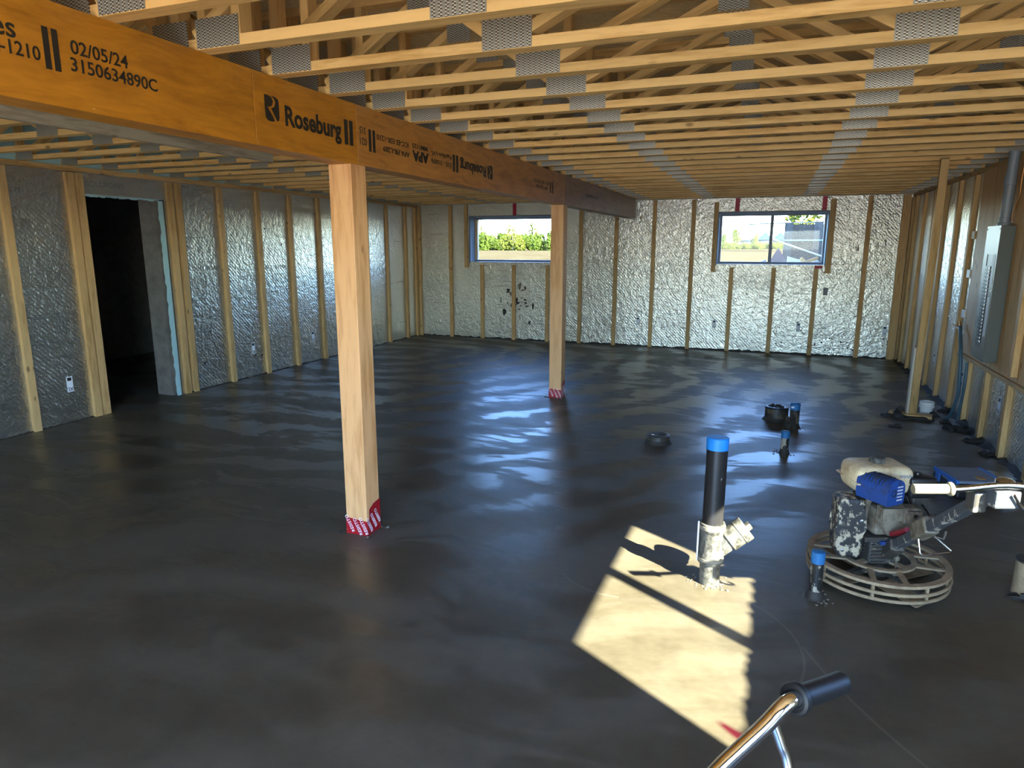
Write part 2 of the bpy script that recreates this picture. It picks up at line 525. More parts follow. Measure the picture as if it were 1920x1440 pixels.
M['abs_stub'] = splattered('splashed_pipe_stub', (0.018, 0.017, 0.016), 0.4, (0.40, 0.35, 0.26), 0.52, 0.56, 22)
M['abs_brown'] = splattered('muddy_pipe_stub', (0.022, 0.019, 0.016), 0.45, (0.12, 0.09, 0.055), 0.46, 0.58, 14)
M['guard'] = splattered('splashed_black_guard', (0.02, 0.02, 0.02), 0.5, (0.46, 0.39, 0.27), 0.50, 0.55, 34)
M['ring'] = splattered('cement_coated_steel', (0.27, 0.19, 0.105), 0.85, (0.40, 0.29, 0.165), 0.40, 0.60, 20)
M['dark_steel'] = splattered('grimy_dark_steel', (0.05, 0.045, 0.038), 0.5, (0.26, 0.22, 0.15), 0.56, 0.66, 30)
M['shaft'] = splattered('splashed_steel_shaft', (0.07, 0.075, 0.08), 0.45, (0.45, 0.40, 0.31), 0.56, 0.61, 30)
M['engine'] = splattered('grimy_cast_aluminium', (0.22, 0.185, 0.13), 0.5, (0.09, 0.062, 0.035), 0.44, 0.62, 16)
M['tank'] = splattered('cream_fuel_tank', (0.74, 0.60, 0.36), 0.4, (0.36, 0.21, 0.085), 0.46, 0.68, 9)
M['blue_cover'] = splattered('blue_enamel', (0.012, 0.055, 0.23), 0.5, (0.03, 0.03, 0.035), 0.52, 0.68, 14)
M['red_paint'] = plain('red_paint', (0.32, 0.02, 0.03), 0.5, var=0.3)
M['grip_cream'] = plain('cream_rubber_grip', (0.24, 0.20, 0.125), 0.6, var=0.12, scale=40)
M['grip_black'] = plain('black_rubber_grip', (0.010, 0.010, 0.010), 0.5, spec=0.35)
M['case_grey'] = plain('grey_blue_case_lid', (0.20, 0.24, 0.32), 0.45, var=0.2)
M['case_blue'] = plain('blue_case_edge', (0.03, 0.14, 0.50), 0.5)

t = NT('red_membrane')
n = t.noise(t.coord(), 90, 2, 0.5)
t.set(base=t.mix(t.ramp(n, [(0.66, 0.0), (0.70, 1.0)]), (0.34, 0.006, 0.012), (0.55, 0.16, 0.08)), rough=0.4)
M['membrane'] = t.m

t = NT('translucent_red_tape')
tr = t.n('BsdfTransparent'); tr.inputs[0].default_value = (0.62, 0.03, 0.13, 1)
mx = t.n('MixShader'); mx.inputs[0].default_value = 0.15
t.l(tr.outputs[0], mx.inputs[1]); t.l(t.p.outputs[0], mx.inputs[2]); t.l(mx.outputs[0], t.out.inputs[0])
t.set(base=(0.5, 0.02, 0.06))
M['red_film'] = t.m

t = NT('window_glass')
tr = t.n('BsdfTransparent'); tr.inputs[0].default_value = (0.93, 0.95, 0.95, 1)
gl = t.n('BsdfGlossy'); gl.inputs['Roughness'].default_value = 0.02
lw = t.n('LayerWeight'); lw.inputs['Blend'].default_value = 0.5
frs = t.math('ADD', t.math('MULTIPLY', t.math('POWER', lw.outputs['Facing'], 5.0), 0.85), 0.010)
mx = t.n('MixShader'); t.l(frs, mx.inputs[0]); t.l(tr.outputs[0], mx.inputs[1]); t.l(gl.outputs[0], mx.inputs[2])
t.l(mx.outputs[0], t.out.inputs[0])
M['glass'] = t.m

t = NT('field_soil')
v = t.coord((1, 1, 1), rand=False)
n = t.noise(v, 0.9, 6, 0.7); nb = t.noise(v, 0.05, 3, 0.5)
c = t.ramp(n, [(0.3, (0.040, 0.026, 0.011)), (0.6, (0.070, 0.055, 0.028)), (0.8, (0.058, 0.054, 0.018))])
t.set(base=c, rough=1.0, spec=0.0)
M['field'] = t.m
M['yard_bounce'] = plain('pale_bounce_ground', (0.58, 0.49, 0.35), 0.95, var=0.25, scale=6)  # pale and warm so the unseen yard bounces sunlight indoors
M['grass'] = plain('bright_grass', (0.20, 0.28, 0.03), 0.9, var=0.3, scale=0.6)
M['leaf_a'] = plain('spring_leaves', (0.034, 0.050, 0.004), 0.7, var=0.4, scale=1.2, spec=0.1)
M['leaf_b'] = plain('yellow_green_leaves', (0.052, 0.060, 0.006), 0.7, var=0.4, scale=1.2, spec=0.1)
M['twig'] = plain('bare_twigs', (0.22, 0.16, 0.12), 0.9)
M['house_roof'] = plain('blue_grey_shingles', (0.013, 0.030, 0.046), 0.8, spec=0.1)
M['house_far'] = plain('grey_siding', (0.055, 0.052, 0.048), 0.8, spec=0.1)
M['house_glass'] = plain('dark_house_window', (0.05, 0.07, 0.10), 0.2)
M['pink_board'] = plain('pale_pink_board', (0.20, 0.14, 0.13), 0.8, var=0.12)

# ------------------------------------------------------------------ the room shell
def slab_with_holes(name, axis, p0, p1, a0, a1, z0, z1, holes, mat, parent=None, kind=None):
    """slab p0..p1 thick along 'axis', spanning a0..a1 and z0..z1, with rectangular holes (b0,b1,zb0,zb1)"""
    A = sorted({a0, a1, *[min(max(h[i], a0), a1) for h in holes for i in (0, 1)]})
    Z = sorted({z0, z1, *[min(max(h[i], z0), z1) for h in holes for i in (2, 3)]})
    solid = [[not any(h[0] - 1e-6 <= (A[i] + A[i + 1]) / 2 <= h[1] + 1e-6 and h[2] - 1e-6 <= (Z[j] + Z[j + 1]) / 2 <= h[3] + 1e-6 for h in holes)
              for j in range(len(Z) - 1)] for i in range(len(A) - 1)]
    bm = bmesh.new(); vd = {}
    def vert(p, a, z):
        c = (p, a, z) if axis == 'x' else (a, p, z)
        if c not in vd: vd[c] = bm.verts.new(c)
        return vd[c]
    def S(i, j): return 0 <= i < len(A) - 1 and 0 <= j < len(Z) - 1 and solid[i][j]
    for i in range(len(A) - 1):
        for j in range(len(Z) - 1):
            if not solid[i][j]: continue
            x0, x1, y0, y1 = A[i], A[i + 1], Z[j], Z[j + 1]
            for p in (p0, p1):
                bm.faces.new((vert(p, x0, y0), vert(p, x1, y0), vert(p, x1, y1), vert(p, x0, y1)))
            if not S(i - 1, j): bm.faces.new((vert(p0, x0, y0), vert(p1, x0, y0), vert(p1, x0, y1), vert(p0, x0, y1)))
            if not S(i + 1, j): bm.faces.new((vert(p0, x1, y0), vert(p1, x1, y0), vert(p1, x1, y1), vert(p0, x1, y1)))
            if not S(i, j - 1): bm.faces.new((vert(p0, x0, y0), vert(p1, x0, y0), vert(p1, x1, y0), vert(p0, x1, y0)))
            if not S(i, j + 1): bm.faces.new((vert(p0, x0, y1), vert(p1, x0, y1), vert(p1, x1, y1), vert(p0, x1, y1)))
    if not len(bm.faces):
        bm.free(); return None
    return link(name, bm_mesh(name, bm, mat), parent, kind=kind)

ZD = ZC + 0.406                      # underside of the floor deck above
FOAM, CONC = 0.05, 0.22
W1 = (-5.10, -3.48, 1.372, 2.152)    # window openings: along the wall, then heights
W2 = (-0.835, 0.722, 1.372, 2.152)
W3 = (0.80, 2.29, 1.385, 2.145)
D1 = (4.72, 5.69, 0.0, 2.142)        # doorway in the left wall

floor = box('floor', (XL - 3.2, YB - 0.3, -0.12), (XR + 0.3, YF + 0.3, 0.0), M['slab']); floor['kind'] = 'structure'

wall_far = slab_with_holes('wall_far', 'y', YF + FOAM, YF + FOAM + CONC, XL - 0.3, XR + 0.3, 0.0, ZD + 0.3, [W1, W2], M['concrete'], kind='structure')
wall_left = slab_with_holes('wall_left', 'x', XL - FOAM - CONC, XL - FOAM, YB - 0.22, YF + FOAM, 0.0, ZD + 0.3, [D1], M['concrete'], kind='structure')
wall_right = slab_with_holes('wall_right', 'x', XR + FOAM, XR + FOAM + CONC, YB - 0.22, YF + FOAM, 0.0, ZD + 0.3, [W3], M['concrete'], kind='structure')
wall_rear = slab_with_holes('wall_rear', 'y', YB - 0.22, YB, XL - FOAM, XR + FOAM, 0.0, ZD + 0.3, [(-1.9, 1.4, -1, 2.15)], M['concrete'], kind='structure')  # unseen opening, added to let daylight in from behind the camera

# unseen storey over the basement, added for its shadow outside
wall_upper = slab_with_holes('wall_upper', 'y', YF + FOAM, YF + FOAM + CONC, XL - 0.3, XR + 0.3, ZD + 0.3, 6.2, [], M['house_wall'], kind='structure')
slab_with_holes('upper_side', 'x', XR + FOAM, XR + FOAM + CONC, YB - 0.22, YF + FOAM, ZD + 0.3, 6.2, [], M['house_wall'], wall_upper)
slab_with_holes('upper_side', 'x', XL - FOAM - CONC, XL - FOAM, YB - 0.22, YF + FOAM, ZD + 0.3, 6.2, [], M['house_wall'], wall_upper)
box('unseen_shade_block', (XR + FOAM + CONC + 0.01, YF + 0.3, 1.2), (9.0, 17.5, 5.0), M['house_wall'], wall_upper)  # added out of view to shade the panel outside the window

# the dark room behind the doorway
back_room = slab_with_holes('wall_passage', 'x', -9.3, -9.1, 2.6, 8.2, 0.0, 2.6, [], M['concrete'], kind='structure')
box('end_wall', (-9.1, 8.0, 0), (XL - FOAM - CONC, 8.2, 2.6), M['concrete'], back_room)
box('end_wall', (-9.1, 2.6, 0), (XL - FOAM - CONC, 2.8, 2.6), M['concrete'], back_room)
box('passage_roof', (-9.3, 2.6, 2.6), (XL - FOAM - CONC, 8.2, 2.75), M['concrete'], back_room)

# foil boards, 1.22 m wide, each a piece of its wall
def foil_boards(wall, axis, face, back, a0, a1, holes, step=1.22, first=None):
    a = a0 if first is None else first
    edges = [a0]
    while a < a1 - 0.05:
        if a > a0 + 0.05: edges.append(a)
        a += step
    edges.append(a1)
    for i in range(len(edges) - 1):
        slab_with_holes('foil_board', axis, face, back, edges[i] + 0.0015, edges[i + 1] - 0.0015, 0.0, ZC - 0.045 if axis == 'x' else ZC - 0.004, holes, M['foil'], wall)
foil_boards(wall_far, 'y', YF, YF + FOAM, XL, XR, [W1, W2], first=-5.486)
foil_boards(wall_left, 'x', XL, XL - FOAM, YB, YF, [D1], first=4.72 - 1.22 * 6)
foil_boards(wall_right, 'x', XR, XR + FOAM, YB, YF, [W3], first=6.197 - 1.22 * 7)

# strapping: 64 x 38 mm, face to the room
SW, ST = 0.064, 0.038
def stud_far(x, z0=0.0, z1=ZC - 0.012, w=SW):
    box('stud', (x - w / 2, YF - ST, z0), (x + w / 2, YF, z1), M['stud_z'], wall_far)
for x in (-5.486, -3.052, -2.451, -1.834, -1.223, 1.263): stud_far(x)
for x in (-4.869, -4.263, -3.637): stud_far(x, 0, W1[2] - 0.045)
for x in (-0.602, 0.018, 0.616): stud_far(x, 0, W2[2] - 0.05)
stud_far(-5.175, 1.27); stud_far(-0.882, 1.25, ZC - 0.06); stud_far(0.775, 1.25, ZC - 0.05, 0.075)
stud_far(XL + 0.065, w=0.05); stud_far(XR - 0.09, w=0.10)
def stud_left(y, z0=0.0, z1=ZC - 0.055, w=SW):
    box('stud', (XL, y - w / 2, z0), (XL + ST, y + w / 2, z1), M['stud_z'], wall_left)
for y in (0.33, 0.94, 1.55, 2.16, 2.77, 3.38, 4.02, 4.625, 4.715, 5.755, 5.868, 6.475, 7.105, 7.725, 8.35, 8.97, 9.59, 10.215, 10.85): stud_left(y, w=0.075 if 4.6 < y < 4.8 else SW)
stud_left(YF - ST - 0.045, w=0.07)
def stud_right(y, z0=0.0, z1=ZC - 0.055, w=SW):
    box('stud', (XR - ST, y - w / 2, z0), (XR, y + w / 2, z1), M['stud_z'], wall_right)
for y in (10.95, 10.37, 9.78, 9.186, 8.575, 7.965, 7.377, 6.795, 6.197, 5.587, 4.977, 4.367, 3.757, 3.147, 2.54, 0.60, 0.0): stud_right(y)
stud_right(YF - ST - 0.05, w=0.08)
# wooden plates along the wall tops
box('top_plate', (XL - 0.05, YB, ZC - 0.045), (XL + 0.03, YF, ZC), M['stud_y'], wall_left)
box('top_plate', (XR - 0.02, YB, ZC - 0.045), (XR + 0.05, YF, ZC), M['stud_y'], wall_right)
box('top_plate', (XL, YF - 0.05, ZC - 0.004), (XR, YF + 0.05, ZC + 0.04), M['grey_lumber_x'], wall_far)
# pale foam in the rim above the plates
box('rim_foam', (XL - 0.05, YB, ZC), (XL, YF, ZD), M['foam'], wall_left)
box('rim_foam', (XR, YB, ZC), (XR + 0.05, YF, ZD), M['foam'], wall_right)
box('rim_board', (XL, YF + 0.0, ZC + 0.04), (XR, YF + 0.05, ZD), M['osb'], wall_far)
# doorway: cut foam edge, rough concrete jamb
door_1 = thing('door_1', None, None, (XL, 5.2, 0)); door_1['kind'] = 'structure'
def ragged_strip(name, a, b, nrm, w, amp, mat, parent, seed):
    """thin strip from a to b, one ragged edge, width w towards nrm"""
    rnd = random.Random(seed); bm = bmesh.new(); a = Vector(a); b = Vector(b); nrm = Vector(nrm)
    th = (b - a).normalized().cross(nrm) * 0.012
    N = 44; prev = None
    for i in range(N + 1):
        p = a.lerp(b, i / N); q = p + nrm * (w + rnd.uniform(-amp, amp))
        cur = [bm.verts.new(c) for c in (p, q, q + th, p + th)]
        if prev:
            for k in range(4):
                bm.faces.new((prev[k], prev[(k + 1) % 4], cur[(k + 1) % 4], cur[k]))
        else: bm.faces.new(cur)
        prev = cur
    bm.faces.new(prev[::-1])
    return link(name, bm_mesh(name, bm, mat), parent)
ragged_strip('cut_foam_edge', (0.002, 0.49 - 0.03, 0.0), (0.002, 0.49 - 0.03, 2.14), (0, -1, 0), 0.055, 0.010, M['foam'], door_1, 3)
ragged_strip('cut_foam_edge', (0.002, 0.49 - 0.03, 2.142), (0.002, -0.48, 2.142), (0, 0, -1), 0.02, 0.008, M['foam'], door_1, 4)
box('jamb', (-0.27, 0.40, 0), (-0.05, 0.52, 2.142), M['concrete'], door_1)
box('jamb', (-0.27, -0.50, 0), (-0.05, -0.44, 2.142), M['concrete'], door_1)

# deck above, laid in sheets
ceiling = box('ceiling', (XL - 0.27, YB - 0.22, ZD + 0.018), (XR + 0.27, YF + 0.27, ZD + 0.05), M['osb']); ceiling['kind'] = 'structure'
y = YB
k = 0
while y < YF:
    y1 = min(y + 1.22, YF)
    x = XL - (1.22 if k % 2 else 0.0)
    while x < XR:
        x0, x1 = max(x, XL), min(x + 2.44, XR)
        if x1 - x0 > 0.1:
            c = ((x0 + x1) / 2, (y + y1) / 2, ZD + 0.009 - ZD - 0.034)
            me = box_mesh('deck_sheet', (x1 - x0 - 0.004, y1 - y - 0.004, 0.018), M['osb'])
            o = link('deck_sheet', me, ceiling, (c[0] - ceiling.location.x, c[1] - ceiling.location.y, c[2]))
        x += 2.44
    y += 1.22; k += 1

# ------------------------------------------------------------------ windows
def window(name, axis, face, out, a0, a1, z0, z1, split=True):
    """frame at the outer part of the reveal; 'out' = +1 towards the outside along the axis"""
    w = thing(name, None, None, (0, 0, 0)); w['kind'] = 'structure'
    def bx(n, p0, p1, b0, b1, c0, c1, m, par=w, bev=0.0):
        lo, hi = (min(p0, p1), max(p0, p1)), (b0, b1)
        if axis == 'y': return box(n, (b0, lo[0], c0), (b1, lo[1], c1), m, par, bev)
        return box(n, (lo[0], b0, c0), (lo[1], b1, c1), m, par, bev)
    f0, f1 = face + out * 0.17, face + out * 0.235
    fw = 0.038
    # sash frame
    bx('frame_rail', f0, f1, a0, a1, z1 - fw, z1, M['frame_grey'])
    bx('frame_rail', f0, f1, a0, a1, z0, z0 + fw, M['frame_grey'])
    bx('frame_stile', f0, f1, a0, a0 + fw, z0 + fw, z1 - fw, M['frame_grey'])
    bx('frame_stile', f0, f1, a1 - fw, a1, z0 + fw, z1 - fw, M['frame_grey'])
    m = (a0 + a1) / 2
    g = (f0 + f1) / 2
    if split:
        bx('mullion', f0, f1, m - 0.024, m + 0.024, z0 + fw, z1 - fw, M['frame_grey'])
        bx('pane', g - 0.003, g + 0.003, a0 + fw, m - 0.024, z0 + fw, z1 - fw, M['glass'])
        bx('pane', g - 0.003, g + 0.003, m + 0.024, a1 - fw, z0 + fw, z1 - fw, M['glass'])
    else:
        bx('pane', g - 0.003, g + 0.003, a0 + fw, a1 - fw, z0 + fw, z1 - fw, M['glass'])
    # lining of the reveal
    bx('reveal_lining', face + out * 0.004, f0, a0 - 0.012, a0 + 0.004, z0, z1, M['blue_foam'])
    bx('reveal_lining', face + out * 0.004, f0, a1 - 0.004, a1 + 0.012, z0, z1, M['blue_foam'])
    bx('reveal_lining', face + out * 0.004, f0, a0, a1, z1 - 0.004, z1 + 0.012, M['blue_foam'])
    bx('reveal_lining', face + out * 0.004, f0, a0, a1, z0 - 0.012, z0 + 0.004, M['blue_foam'])
    return w
window_1 = window('window_1', 'y', YF, 1, *W1, split=False)
window_2 = window('window_2', 'y', YF, 1, *W2)
window_3 = window('window_3', 'x', XR, 1, *W3)
# ragged foil lip under the first two windows and along the sill of the third
for w_, W_, sd in ((window_1, W1, 5), (window_2, W2, 6)):
    ragged_strip('torn_foil_lip', (W_[0], YF - 0.004, W_[2] + 0.004), (W_[1], YF - 0.004, W_[2] + 0.004), (0, 0, -1), 0.028, 0.014, M['foil'], w_, sd)
    for a, b in (((W_[0] - 0.022, YF - 0.012, W_[2] - 0.02), (W_[0] + 0.0, YF + 0.02, W_[3] + 0.02)),
                 ((W_[1] - 0.0, YF - 0.012, W_[2] - 0.02), (W_[1] + 0.022, YF + 0.02, W_[3] + 0.02)),
                 ((W_[0], YF - 0.012, W_[3]), (W_[1], YF + 0.02, W_[3] + 0.024))):
        box('dark_trim', a, b, M['frame_grey'], w_)
box('wooden_stop', (W1[0] + 0.045, YF + 0.10, W1[2] + 0.04), (W1[0] + 0.095, YF + 0.165, W1[3] - 0.04), M['frame_wood'], window_1)
ragged_strip('torn_foil_lip', (XR - 0.002, W3[0], W3[2] - 0.01), (XR - 0.002, W3[1], W3[2] - 0.01), (0, 0, 1), 0.018, 0.010, M['foil'], window_3, 9)
# loose translucent red tape at the sill of the third window: its tinted light falls on the slab
bm = bmesh.new()
pr = None
for i in range(7):
    s = i / 6
    a = Vector((XR - 0.01, 1.045 + 0.02 * s, W3[2] + 0.075 * s - 0.01)); b = Vector((XR - 0.01, 1.10 - 0.012 * s, W3[2] + 0.062 * s - 0.01))
    off = Vector((-0.006 * math.sin(s * 3), 0, 0)); cu = (bm.verts.new(a + off), bm.verts.new(b + off))
    if pr: bm.faces.new((pr[0], pr[1], cu[1], cu[0]))
    pr = cu
link('loose_tape', bm_mesh('loose_tape', bm, M['red_film']), window_3)

# red sheathing tape strips above the windows
for x, zb in ((-4.255, W1[3] + 0.024), (-0.575, W2[3] + 0.024), (0.655, W2[3] + 0.024)):
    box('tape_strip', (x - 0.033, YF - 0.003, zb), (x + 0.033, YF, ZC - 0.006), M['red_tape'], wall_far)
box('tape_patch', (0.59, YF - 0.004, W2[2] - 0.05), (0.70, YF - 0.0125, W2[2] - 0.01), M['red_tape'], wall_far)

# printed outlines and stickers on the foil
rot_far = (R(90), 0, 0)
rot_left = (R(90), 0, R(90))
rot_right = (R(90), 0, R(-90))
me_big = text_mesh('ISOFOIL', 0.20, M['foil_print'], 0.0016)
me_small = text_mesh('ISOLOFOAM', 0.075, M['foil_print'], 0.0012)
for i, (x, z) in enumerate(((-2.75, 1.25), (-1.55, 1.22), (-0.28, 1.05), (0.93, 1.24), (1.50, 1.24), (-2.75, 0.42), (-1.45, 0.40), (-0.28, 0.16), (-4.55, 0.98), (-5.7, 0.92), (0.95, 0.33), (-3.95, 0.60))):
    link('lettering', me_big, wall_far, (x, YF - 0.0005, z), rot_far)
for x, z in ((-2.75, 1.40), (-1.55, 1.36), (-0.28, 1.20), (1.0, 1.40), (-4.6, 1.12)):
    link('lettering', me_small, wall_far, (x, YF - 0.0005, z), rot_far)
for y, z in ((3.6, 1.45), (4.35, 1.35), (6.2, 1.25), (7.4, 1.22), (8.65, 1.20), (3.4, 0.75), (4.3, 0.72), (9.8, 1.22), (2.6, 1.3)):
    link('lettering', me_big, wall_left, (XL + 0.0005, y, z), rot_left)
link('lettering', me_small, wall_left, (XL + 0.0005, 5.0, 2.24), rot_left)
for y, z in ((6.2, 1.40), (7.4, 1.38)):
    link('lettering', me_small, wall_left, (XL + 0.0005, y, z), rot_left)
def sticker(wall, p, rot, s=1.0):
    o = link('sticker', box_mesh('sticker', (0.062 * s, 0.150 * s, 0.001), M['sticker']), wall, p, rot)
    link('barcode', box_mesh('barcode', (0.040 * s, 0.030 * s, 0.0006), M['ink']), o, (0, 0.048 * s, 0.0006))
    text = link('lettering', text_mesh('XL', 0.05 * s, M['ink']), o, (0, -0.045 * s, 0.0008), (0, 0, PI))
    return o
for y in (4.388, 6.863, 8.094): sticker(wall_left, (XL + 0.001, y, 0.365), rot_left)
for x in (-2.047, -0.818, 0.435, 1.62): sticker(wall_far, (x, YF - 0.001, 0.42), rot_far, 0.9)
for y in (6.444, 7.642, 8.907): sticker(wall_right, (XR - 0.001, y, 0.375), rot_right)
# fine print lines and pale scuffs on the foil
rnd = random.Random(11)
me_line = box_mesh('print_line', (0.26, 0.008, 0.0006), M['foil_print'])
me_line2 = box_mesh('print_line', (0.16, 0.006, 0.0006), M['foil_print'])
for i in range(34):
    x = rnd.uniform(XL + 0.3, XR - 0.3); z = rnd.choice((0.12, 0.30, 0.62, 0.95, 1.02, 1.75, 1.85, 2.2)) + rnd.uniform(-0.02, 0.02)
    if any(w[0] - 0.2 < x < w[1] + 0.2 and w[2] - 0.05 < z < w[3] + 0.05 for w in (W1, W2)): continue
    link('print_line', me_line if i % 2 else me_line2, wall_far, (x, YF - 0.0005, z), rot_far)
for i in range(26):
    y = rnd.uniform(3.2, 11.0); z = rnd.choice((0.30, 0.62, 0.95, 1.02, 1.75, 2.1)) + rnd.uniform(-0.02, 0.02)
    if 4.5 < y < 5.9: continue
    link('print_line', me_line if i % 2 else me_line2, wall_left, (XL + 0.0005, y, z), rot_left)

# cement smears low on the foil behind the second stud bay of the far wall, and along the bases
def blotch(name, c, rx, rz, axis, off, mat, parent, seed, n=14):
    rnd = random.Random(seed); bm = bmesh.new()
    pts = []
    for i in range(n):
        a = 2 * PI * i / n; r = rnd.uniform(0.45, 1.0)
        pts.append((r * rx * math.cos(a), r * rz * math.sin(a)))
    def P3(p, d):
        return (c[0] + p[0], c[1] - d, c[2] + p[1]) if axis == 'y' else (c[0] + d, c[1] + p[0], c[2] + p[1])
    ctr = bm.verts.new(P3((0, 0), off)); ring = [bm.verts.new(P3(p, 0.0008)) for p in pts]
    for i in range(n): bm.faces.new((ctr, ring[i], ring[(i + 1) % n]))
    return link(name, bm_mesh(name, bm, mat, True), parent)
rnd = random.Random(5)
for i in range(26):
    x = -4.25 + rnd.gauss(0, 0.17); z = 0.72 + rnd.gauss(0, 0.16) - abs(x + 4.25) * 0.2
    blotch('mortar_smear', (x, YF, max(z, 0.2)), rnd.uniform(0.012, 0.05), rnd.uniform(0.012, 0.09), 'y', 0.004, M['splash'] if rnd.random() < 0.4 else M['mud'], wall_far, i)
for i in range(40):
    x = rnd.uniform(-0.4, 1.7); z = abs(rnd.gauss(0, 0.22)) + 0.04
    blotch('mortar_smear', (x, YF, z), rnd.uniform(0.006, 0.022), rnd.uniform(0.006, 0.022), 'y', 0.003, M['mud'], wall_far, 100 + i)
for i in range(30):
    y = rnd.choice((rnd.uniform(5.9, 7.7), rnd.uniform(6, 10))); z = rnd.choice((rnd.uniform(0.1, 0.7), rnd.uniform(1.5, 2.2)))
    blotch('mortar_smear', (XL, y, z), rnd.uniform(0.006, 0.024), rnd.uniform(0.006, 0.024), 'x', 0.004, M['white_plastic'] if i % 3 else M['mud'], wall_left, 200 + i)
for i, (x, z) in enumerate(((-5.78, 2.22), (-5.75, 2.12), (-5.72, 1.12), (-5.70, 0.75), (1.42, 1.95), (1.5, 1.70), (1.15, 1.62), (-2.62, 1.62), (-2.05, 2.1), (-5.74, 0.28), (-4.72, 1.28))):
    blotch('dent', (x, YF, z), 0.03, 0.07, 'y', 0.010, M['foil'], wall_far, 300 + i)

# lumpy edge of mortar left along the wall bases
def ridge(name, a, b, w, h, seed, parent, mat=None, n=150):
    rnd = random.Random(seed); bm = bmesh.new(); a = Vector(a); b = Vector(b)
    d = (b - a).normalized(); nrm = Vector((-d.y, d.x, 0)); prev = None
    for i in range(n + 1):
        p = a.lerp(b, i / n); ww = w * rnd.uniform(0.35, 1.0); hh = h * rnd.uniform(0.3, 1.0)
        prof = ((0, 0), (0, hh), (0.4 * ww, hh * 0.7), (0.8 * ww, hh * 0.2), (ww, 0))
        cur = [bm.verts.new(p + nrm * u + Vector((0, 0, z))) for u, z in prof]
        if prev:
            for k in range(4): bm.faces.new((prev[k], prev[k + 1], cur[k + 1], cur[k]))
        prev = cur
    return link(name, bm_mesh(name, bm, mat or M['mud'], True), parent)
ridge('mortar_ridge', (XR, YF - 0.001, 0), (XL, YF - 0.001, 0), -0.06, 0.035, 1, wall_far).scale = (1, 1, 1)
ridge('mortar_ridge', (XR, 3.0, 0), (XR, YF, 0), 0.09, 0.045, 2, wall_right)
ridge('mortar_ridge', (XL, YF, 0), (XL, 5.75, 0), 0.03, 0.016, 3, wall_left)
ridge('mortar_ridge', (XL, 4.70, 0), (XL, 2.0, 0), 0.03, 0.012, 4, wall_left)

# ------------------------------------------------------------------ laminated beam in four lengths, with its printing
BX0, BX1, BZ0, BZ1 = -2.223, -2.090, ZC - 0.302, ZC
joints = (YB + 0.02, 2.436, 3.199, 7.048, 10.985)
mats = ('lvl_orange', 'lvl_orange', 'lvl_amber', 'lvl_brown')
blabels = ('orange laminated beam length stamped 02/05/24 with a long number',
           'short orange laminated beam length with the big upright maker stamp above the fir post',
           'long amber laminated beam length with upside-down printing between the two posts',
           'dark brown laminated beam length running from the second post to the far foil wall')
beams = []
for i in range(4):
    y0, y1 = joints[i] + (0.002 if i else 0), joints[i + 1] - 0.002
    t_ = thing('laminated_beam', blabels[i], 'beam', ((BX0 + BX1) / 2, (y0 + y1) / 2, BZ0), group='lengths of the laminated beam')
    hw = (BX1 - BX0) / 2; L = (y1 - y0) / 2
    # three plies side by side
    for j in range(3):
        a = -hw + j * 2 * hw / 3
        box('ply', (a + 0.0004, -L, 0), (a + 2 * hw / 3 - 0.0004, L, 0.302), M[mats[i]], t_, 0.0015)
    beams.append(t_)
XF = BX1 + 0.0006
def stamp(i, s, y0, y1, z0, z1, flip=False, bold=0.012, name='lettering'):
    b = beams[i]
    loc = (XF - b.location.x, (y0 + y1) / 2 - b.location.y, (z0 + z1) / 2 - b.location.z)
    rot = (R(90), 0, R(90)) if not flip else (R(-90), 0, R(-90))
    return text_fit(name, s, y1 - y0, z1 - z0, M['ink'], b, loc, rot, bold=bold)
def stripe(i, y0, y1, z0, z1):
    b = beams[i]
    return box('stripe', (XF - 0.0005 - b.location.x, y0 - b.location.y, z0 - b.location.z), (XF + 0.0003 - b.location.x, y1 - b.location.y, z1 - b.location.z), M['ink'], b)
def maker_mark(i, y0, y1, z0, z1, flip=False):
    """upright block with a rounded side cut by a pale curved letter stroke"""
    b = beams[i]; w, h = y1 - y0, z1 - z0
    def part(outline):
        bm = bmesh.new(); sg = -1 if flip else 1
        vs_ = [bm.verts.new((XF - b.location.x, (y0 + y1) / 2 + sg * (u - 0.5) * w - b.location.y, (z0 + z1) / 2 + sg * (v - 0.5) * h - b.location.z)) for u, v in outline]
        bm.faces.new(vs_)
        link('emblem', bm_mesh('emblem', bm, M['ink']), b)
    part([(0, 1), (0.30, 1), (0.52, 0.93), (0.60, 0.80), (0.50, 0.62), (0.30, 0.55), (0.16, 0.56), (0.34, 0.40), (0.52, 0.22), (0.66, 0.03), (0.40, 0.0), (0.16, 0.02), (0.02, 0.12), (0, 0.55)])
    part([(0.42, 1), (0.74, 1.0), (0.94, 0.94), (1, 0.82), (1.0, 0.25), (0.96, 0.12), (0.84, 0.05), (0.70, 0.20), (0.52, 0.42), (0.44, 0.52), (0.66, 0.60), (0.76, 0.78), (0.66, 0.93)])
stamp(0, 'es', 1.395, 1.462, 2.245, 2.285)
stamp(0, 'ESR-1210', 1.335, 1.528, 2.200, 2.240)
stripe(0, 1.541, 1.560, 2.183, 2.303); stripe(0, 1.570, 1.589, 2.183, 2.303)
stamp(0, '02/05/24', 1.628, 1.832, 2.246, 2.288)
stamp(0, '3150634890C', 1.622, 1.945, 2.194, 2.236)
maker_mark(1, 2.500, 2.592, 2.190, 2.297)
stamp(1, 'Roseburg', 2.630, 3.058, 2.160, 2.275, bold=0.03)
stripe(1, 3.085, 3.116, 2.168, 2.290); stripe(1, 3.130, 3.161, 2.168, 2.290)
stamp(2, '315', 3.225, 3.283, 2.243, 2.278, True); stamp(2, '021', 3.225, 3.290, 2.185, 2.222, True)
stripe(2, 3.310, 3.335, 2.160, 2.275); stripe(2, 3.350, 3.375, 2.160, 2.275)
